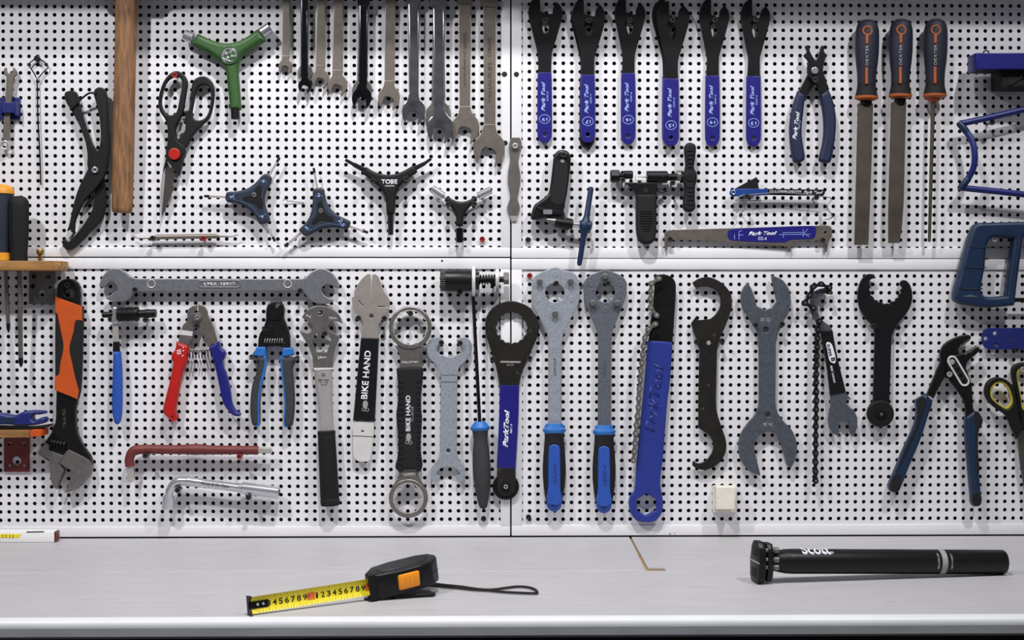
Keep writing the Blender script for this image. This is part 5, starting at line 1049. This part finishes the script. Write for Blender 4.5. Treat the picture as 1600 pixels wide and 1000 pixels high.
for a in ((273, 117.7, 'red', 'at top of the left scissor loop', 20), (238.6, 372.5, 'black', 'under left half of the thin pick', 17), (318, 372.6, 'red', 'under right half of the thin pick', 17),
          (753.5, 373.7, 'red', 'in a bare panel hole below the small socket wrench', 3), (825, 374.6, 'black', 'in panel corner below the blue T-bar tool', 3),
          (582, 283, 'black', 'under left arm of the TOBE key', 26), (635, 280, 'black', 'under right arm of the TOBE key', 26), (700, 320, 'black', 'under left arm of the small socket wrench', 24), (741.2, 318.8, 'black', 'under right arm of the small socket wrench', 24),
          (805, 228.2, 'steel', 'through the hole of the flat grey scraper', 9.5),
          (852, 32.3, 'black', 'in the slot of the leftmost cone wrench', 12), (920, 32.3, 'black', 'in the slot of the second cone wrench from the left', 17), (984, 32, 'black', 'in the slot of the third cone wrench from the left', 12), (1050.5, 31.7, 'black', 'in the slot of the fourth cone wrench from the left', 17), (1116.5, 31.5, 'black', 'in the slot of the fifth cone wrench from the left', 12), (1180.5, 31, 'black', 'in the slot of the rightmost cone wrench', 12),
          (880.5, 242, 'black', 'in the top of the cast chain tool handle', 27), (973, 281.5, 'black', 'under left end of the black chain tool', 24), (1051, 285.8, 'black', 'under the spindle of the black chain tool', 24),
          (1166.8, 307.3, 'black', 'under left bend of the wire hanger', 26), (1275.5, 308.6, 'black', 'under right bend of the wire hanger', 26), (1047, 374, 'black', 'under the left hook of the long chain gauge', 14), (1285.5, 375.4, 'black', 'under the right hook of the long chain gauge', 14),
          (1273.7, 125.2, 'black', 'in the crotch of the chain link pliers', 24), (1550, 191.5, 'black', 'under the upper arm of the bent tube frame', 24), (1553, 374, 'steel', 'inside the hacksaw grip opening', 24),
          (211, 452.8, 'black', 'under left end of the horizontal wrench', 20), (469, 454.6, 'black', 'under right end of the horizontal wrench', 20), (173, 499, 'black', 'under left end of the crank puller', 22), (227.6, 499.8, 'black', 'under right end of the crank puller', 22),
          (307.7, 509.2, 'black', 'in the crotch of the red and blue cutter', 18), (507.6, 521.4, 'black', 'at the top of the pedal wrench hexagon', 20), (560, 497.2, 'black', 'left of the slotted tool neck', 17), (600.6, 497.6, 'black', 'right of the slotted tool neck', 17),
          (641.4, 489.8, 'black', 'inside the upper ring of the ribbed wrench', 22), (689.7, 535.6, 'black', 'inside left hook of the pale cast wrench', 17), (718.8, 536.2, 'black', 'inside right hook of the pale cast wrench', 17), (718.6, 456.8, 'black', 'under the black toothed socket', 26), (770.8, 444.2, 'black', 'under the spring bolt of the toothed socket', 15),
          (770, 561.2, 'black', 'left of the black ring wrench head', 16), (827.2, 559.6, 'black', 'right of the black ring wrench head', 16), (755.6, 810.2, 'black', 'in the corner below the blue-collared handle', 3), (825.8, 807.8, 'black', 'in the corner left of the pin wrench handles', 3), (827.6, 430.8, 'red', 'at the upper corner beside the pale pin wrench', 3),
          (869, 443, 'black', 'inside the hole of the pale pin wrench', 18), (949.8, 443, 'black', 'inside the hole of the darker pin wrench', 18), (1088.2, 534.3, 'black', 'left of the hook spanner neck', 16), (1128, 532.8, 'black', 'right of the hook spanner neck', 16),
          (1180.4, 508, 'black', 'left of the large grey wrench neck', 17), (1222, 506.6, 'black', 'right of the large grey wrench neck', 17), (1364.5, 509.8, 'black', 'left of the matt black wrench neck', 16), (1402.8, 511.7, 'black', 'right of the matt black wrench neck', 16), (1483.3, 584.8, 'steel', 'at the pivot of the water pump pliers', 27), (1598, 577, 'steel', 'inside the right scissor loop at picture edge', 22),
          (1588, 546.4, 'black', 'below the blue perforated bracket', 14), (227.2, 712, 'black', 'under left end of the brown-red hex key', 26), (374.2, 713, 'red', 'under right end of the brown-red hex key', 26), (277.6, 766, 'black', 'in the bend of the chrome socket wrench', 28), (388.2, 777, 'black', 'under right end of the chrome socket wrench', 28), (105.4, 445.6, 'black', 'in the hanging hole of the adjustable wrench', 20)):
    screw(*a)

# ================================================================ on the bench
# spirit level standing against the panels
t = thing('spirit_level', 'white spirit level with yellow vial lying at the back left of the bench', 'spirit level', 40, 848, 20)
yb = B(60, 847.8).y; xr = B(84.5, 847.8).x; zt = P(60, 830.2, -yb * 1000).z
box3('body', t, 'level_white', -1.14, xr, yb, yb + .020, ZB, zt, .0015)
d_ = -yb * 1000
box3('end_cap', t, 'dark_red', xr - .0005, xr + .0028, yb + .001, yb + .019, ZB + .001, zt - .001, .0008)
v = plate('vial', t, 'tape_yellow', [(-14,834.6),(33,834.6),(29,840.4),(-10,840.4)], d_ - 1, 1.6, bev=.3, sm=False)
for x in (4, 9, 15, 20): plate('vial_mark', v, 'black_print', rect(x, 835, x + .8, 840), d_ + .5, .4, bev=.02, sm=False)
plate('hang_slot', t, 'gap_dark', capsule(42, 831.4, 68, 830.9, .9, 4), d_ - .5, .7, bev=.05, sm=False)

# seatpost
A1_ = B(1562, 897.0, 0); RP = .0164
A1_ = Vector((A1_.x, A1_.y, ZB + RP))
lf = B(1222, 896.3, 11.0); A0_ = Vector((lf.x, lf.y, ZB + .011 + RP))
u = (A1_ - A0_).normalized(); L_ = (A1_ - A0_).length
t = thing('seatpost', 'black bicycle seatpost lying on the bench with silver mark ring', 'seatpost', 0, 0, loc=Vector((A0_.x, A0_.y, ZB)))
pm = rev_mesh(A0_, A1_, [(0, RP*.82), (.004, RP*.96), (.012, RP), (L_ + .004, RP), (L_ + .0052, RP*.96), (L_ + .0052, RP*.86), (L_ - .02, RP*.84)], 40)
post = link('post', pm, 'black_satin', t)
def along(px):  # distance along the post at a pixel column
    return (B(px, 897, 0).x - A0_.x) / u.x
s0 = along(1463)
link('limit_ring', rev_mesh(A0_ + u * (s0 - .0042), A1_, [(0, RP + .0002), (.0002, RP + .0004), (.0076, RP + .0004), (.0078, RP + .0002)], 40), 'grey_print', post)
w_ = Vector((0, -1, 0)); w_ = (w_ - u * w_.dot(u)).normalized(); vz = u.cross(w_); vz = vz if vz.z > 0 else -vz
def on_post(s, ang, st, ln, ht, m, rot, bold=.02):
    me = text_mesh(st, ln, ht, bold)
    n = w_ * math.cos(ang) + vz * math.sin(ang); tv = -w_ * math.sin(ang) + vz * math.cos(ang)
    X, Y = (u, tv) if not rot else (tv, -u)
    # wrap the letters round the tube
    for q in me.vertices:
        x, y, z = q.co; p = X * x + Y * y
        along_ = p.dot(u); arc = p.dot(tv); a_ = ang + arc / RP
        q.co = A0_ + u * (s + along_) + (w_ * math.cos(a_) + vz * math.sin(a_)) * (RP + .0001 + z)
    link('lettering', me, m, post, None)
on_post(along(1259), 1.40, 'Scott', .040, .022, 'white_print', False); on_post(along(1276), .95, 'ZERO', .017, .0035, 'white_print', False)
on_post(s0 - .0095, .25, 'MAXIMUM', .022, .0032, 'grey_print', True); on_post(s0 + .0095, .25, 'MIN INSERT', .022, .0026, 'grey_print', True)
HC = A0_ - u * .012
def hp_(a, y, z): return HC + u * a + w_ * y + vz * z
def slab_u(name, m, outline, a0, a1, bev, par=None):
    return prism3(name, par or t, m, [hp_(a0, y, z) for y, z in outline], u * (a1 - a0), bev)
neck = rev_mesh(A0_ - u * .020, A1_, [(0, .010), (.006, .0125), (.016, .0145), (.024, RP * .98)], 24); link('neck', neck, 'black_satin', t)
o8 = [(-.017, -.020), (-.012, -.0275), (.012, -.0275), (.017, -.020), (.019, 0), (.015, .019), (.009, .0265), (-.009, .0265), (-.015, .019), (-.019, 0)]
cl = slab_u('clamp_plate', 'black_satin', o8, -.026, -.016, .0018)
slab_u('clamp_plate', 'black_satin', [(y * .88, z * .92) for y, z in o8], -.013, -.005, .0015)
for zz in (-.014, .013):
    slab_u('pocket', 'gap_dark', [(-.009, zz - .006), (.009, zz - .006), (.007, zz + .006), (-.007, zz + .006)], -.0266, -.0255, .0003, cl)
slab_u('rail_groove', 'satin_silver', [(-.018, -.0008), (.018, -.0008), (.018, .0008), (-.018, .0008)], -.0265, -.0255, .0002, cl)
for yy, zz in ((.012, .004), (.012, -.006), (.010, .016)):
    link('bolt', rev_mesh(hp_(-.016, yy, zz), hp_(.004, yy, zz), [(0, .003), (.012, .003), (.0125, .0042), (.018, .0042), (.0185, .0035)], 12), 'grey_steel', t)
lathe('adjuster', t, 'satin_silver', (0, 0), (1, 0), [(0, .1), (.1, .1)], 0) if False else None

# tape measure
MO = P(580, 916.5, 462); TI = P(390, 946.5, 545)      # mouth and tip of the blade, centre line
t = thing('tape_measure', 'black tape measure with orange lock and pulled-out yellow blade', 'tape measure', 0, 0, loc=Vector((B(640, 930).x, B(640, 930).y, ZB)))
bu = (TI - MO).normalized(); LB = (TI - MO).length
bn = Vector((bu.y, -bu.x, 0)).normalized(); bn = bn if bn.y < 0 else -bn       # faces the camera
bz = bu.cross(bn); bz = bz if bz.z > 0 else -bz
bn = (bn * .95 + Vector((0, 0, 1)) * .10).normalized(); bn = (bn - bu * bn.dot(bu)).normalized(); bz = bu.cross(bn); bz = bz if bz.z > 0 else -bz
HW = .0100
def bp(s, w, off=0.0):      # point on the blade: s along, w across (-1..1); the blade is gently cupped
    return MO + bu * s + bz * (HW * w) + bn * (-.0028 * (1 - w * w) + off + .0014)
V, F = [], []; NS_, NW = 12, 8
for sgn in (0, 1):
    for i in range(NS_ + 1):
        for j in range(NW + 1): V.append(bp(-.006 + (LB + .004) * i / NS_, -1 + 2 * j / NW, -.0003 * sgn))
q = (NS_ + 1) * (NW + 1)
for i in range(NS_):
    for j in range(NW):
        a = i * (NW + 1) + j; F.append((a, a + 1, a + NW + 2, a + NW + 1)); F.append((q + a, q + a + NW + 1, q + a + NW + 2, q + a + 1))
for i in range(NS_):
    for j in (0, NW): a = i * (NW + 1) + j; F.append((a, a + NW + 1, q + a + NW + 1, q + a))
me = bpy.data.meshes.new('m'); me.from_pydata(V, [], F)
bm = bmesh.new(); bm.from_mesh(me); bmesh.ops.recalc_face_normals(bm, faces=bm.faces); bm.to_mesh(me); bm.free()
blade = link('blade', me, 'tape_yellow', t, 1.0)
def on_blade(name, st, s, w, ln, ht, m, bold=.02):
    me = text_mesh(st, ln, ht, bold, 0, .12)
    for v in me.vertices:
        x, y, z = v.co; v.co = bp(s - x, w + y / HW, .00008 + z)
    link(name, me, m, blade, None)
cm = (LB - .002) / 20.2
def s_of(n): return LB - .001 - n * cm      # centimetre mark n from the tip
for n in range(2, 20):
    if n == 10: continue
    on_blade('numeral', str(n % 10), s_of(n), -.02, .0052 if n % 10 != 1 else .0026, .0070, 'black_print')
def patch(name, s0, s1, w0, w1, m, par, off=.0001):
    V = []; n = 4
    for k in range(2):
        for j in range(n + 1):
            for s in (s0, s1): V.append(bp(s, w0 + (w1 - w0) * j / n, off + .0002 * k))
    F = []
    for j in range(n): F.append((2*j, 2*j+1, 2*j+3, 2*j+2)); F.append((2*n+2+2*j, 2*n+4+2*j, 2*n+5+2*j, 2*n+3+2*j))
    me = bpy.data.meshes.new('m'); me.from_pydata(V, [], F); link(name, me, m, par, None)
for n, st in ((10, '10'), (20, '20')):
    patch('decimal_mark', s_of(n) - .0052, s_of(n) + .0052, -.42, .42, 'mark_orange', blade)
    on_blade('numeral', st, s_of(n), 0, .0068, .0064, 'dark_red', .0)
for k in range(15, 196):
    if k % 5: continue
    l = .35 if k % 10 == 0 else .2
    for a, b in ((.97 - l, .97), (-.97, -.97 + l)): patch('tick', s_of(k / 10) - .00016, s_of(k / 10) + .00016, a, b, 'black_print', blade, .00004)
# end hook
patch('hook_plate', LB - .024, LB + .001, -.42, .42, 'black_steel', blade, .0006)
prism3('hook', t, 'black_steel', [bp(LB - .001, w, o) for w, o in ((1.15, .0045), (.42, .003), (.42, .0016), (-.42, .0016), (-.42, .003), (-1.15, .0045), (-1.15, -.0075), (1.15, -.0075))], bu * .0026, .0003, 1)
for s in (LB - .010, LB - .017):
    p = bp(s, 0, .0014); link('rivet', rev_mesh(p, p + bn * .0012, [(0, .0017), (.0008, .0016), (.0012, .0009)], 12), 'satin_silver', t)
# case
cu_ = -Vector((bu.x, bu.y, 0)).normalized(); cv = Vector((-cu_.y, cu_.x, 0)); cv = cv if cv.y > 0 else -cv
tilt = Matrix.Rotation(math.radians(-8), 3, cv)
cu2 = tilt @ cu_; cz = tilt @ Vector((0, 0, 1))
CO = MO + Vector((0, 0, -.019))
if (cu2.z) < 0: tilt = Matrix.Rotation(math.radians(8), 3, cv); cu2 = tilt @ cu_; cz = tilt @ Vector((0, 0, 1))
def cp(a, b, z): return CO + cu2 * (a * 1.20 + .002) + cv * (b if b < 0 else b * .7) + cz * z
fp = [(-.002, -.004), (.004, -.012), (.022, -.017), (.052, -.019), (.066, -.016), (.078, -.004), (.083, .012), (.081, .034), (.068, .046), (.034, .050), (.014, .044), (-.002, .014)]
prism3('case', t, 'black_satin', [cp(a, b, .0035) for a, b in fp], cz * .0310, .0035, 3)
case = bpy.data.objects[[o.name for o in t.children if o.name.startswith('case')][0]]
prism3('side_panel', case, 'black_satin', [cp(.008 + (a - .04) * .72 + .034, .015 + (b - .015) * .72, .0340) for a, b in fp], cz * .0012, .0007, 1)
prism3('lock_button', case, 'tape_orange', [cp(a, b, z) for a, b, z in ((.0245, -.0150, .0095), (.0480, -.0170, .0095), (.0490, -.0170, .0285), (.0250, -.0150, .0285))], -cv * .0052, .0022, 2)
for k in range(3):
    prism3('button_rib', case, 'amber', [cp(.0315 + k * .005, -.0203 - k * .0004, .013), cp(.0325 + k * .005, -.0203 - k * .0004, .013), cp(.0325 + k * .005, -.0203 - k * .0004, .025), cp(.0315 + k * .005, -.0203 - k * .0004, .025)], -cv * .0011, .0003, 1)
prism3('mouth', case, 'black_plastic', [cp(-.006, b, z) for b, z in ((-.011, .001), (-.0095, .001), (-.0095, .036), (-.011, .036))], cu2 * .010, .0005, 1)
prism3('mouth', case, 'black_plastic', [cp(-.007, b, z) for b, z in ((-.011, .002), (.010, .002), (.010, .0050), (-.011, .0050))], cu2 * .012, .0006, 1)
prism3('seam', case, 'gap_dark', [cp(a, b, .0185) for a, b in ((.053, -.0193), (.0665, -.0163), (.0785, -.0042), (.0780, -.0040), (.066, -.0155), (.053, -.0187))], cz * .0006, 0)
zmin = min((case.matrix_local @ v.co).z for v in case.data.vertices) + t.location.z
prism3('belt_clip', t, 'black_steel', [Vector((cp(a, b, 0).x, cp(a, b, 0).y, ZB + .0006)) for a, b in ((.020, -.010), (.060, -.026), (.066, -.020), (.060, .010), (.024, .014))], Vector((0, 0, max(.0025, zmin - ZB + .002))), .0006, 1)
# wrist strap
t = thing('wrist_strap', 'thin black braided wrist strap trailing right of the tape measure', 'strap', 0, 0, loc=B(760, 922))
pts = [B(*K('G5', (x, y)), 2.4) for x, y in ((560,292),(700,302),(820,312),(950,326),(1080,333),(1200,345),(1340,353),(1470,357),(1490,345),(1470,325),(1420,308),(1330,301),(1230,312),(1120,326),(1000,322),(860,302),(720,288),(580,270))]
link('cord', tube_mesh(path3(pts, 5), .0016, 8), 'black_rubber', t)
st = path3(pts, 12)
V, F = [], []
for k in range(4, len(st) - 4, 4):
    p = st[k]; r_ = .0008; o = len(V)
    for dx, dy, dz in ((1,0,0),(-1,0,0),(0,1,0),(0,-1,0),(0,0,1),(0,0,-1)): V.append(p + Vector((0, -.0009, .0012)) + Vector((dx, dy, dz)) * r_)
    F += [(o,o+2,o+4),(o+2,o+1,o+4),(o+1,o+3,o+4),(o+3,o,o+4),(o+2,o,o+5),(o+1,o+2,o+5),(o+3,o+1,o+5),(o,o+3,o+5)]
me = bpy.data.meshes.new('m'); me.from_pydata(V, [], F); so = link('stitching', me, 'dark_red', t, None); so['kind'] = 'stuff'

# a thing with a single part becomes that one mesh
for r in list(ROOT.values()):
    ch = list(r.children)
    if len(ch) == 1 and not ch[0].children:
        k = ch[0]; nm = r.name; loc = r.location.copy()
        props = {q: r[q] for q in ('label', 'category', 'group') if q in r}
        k.parent = None; k.location = loc + k.location
        bpy.data.objects.remove(r); k.name = nm.split('.')[0]
        for q, v in props.items(): k[q] = v
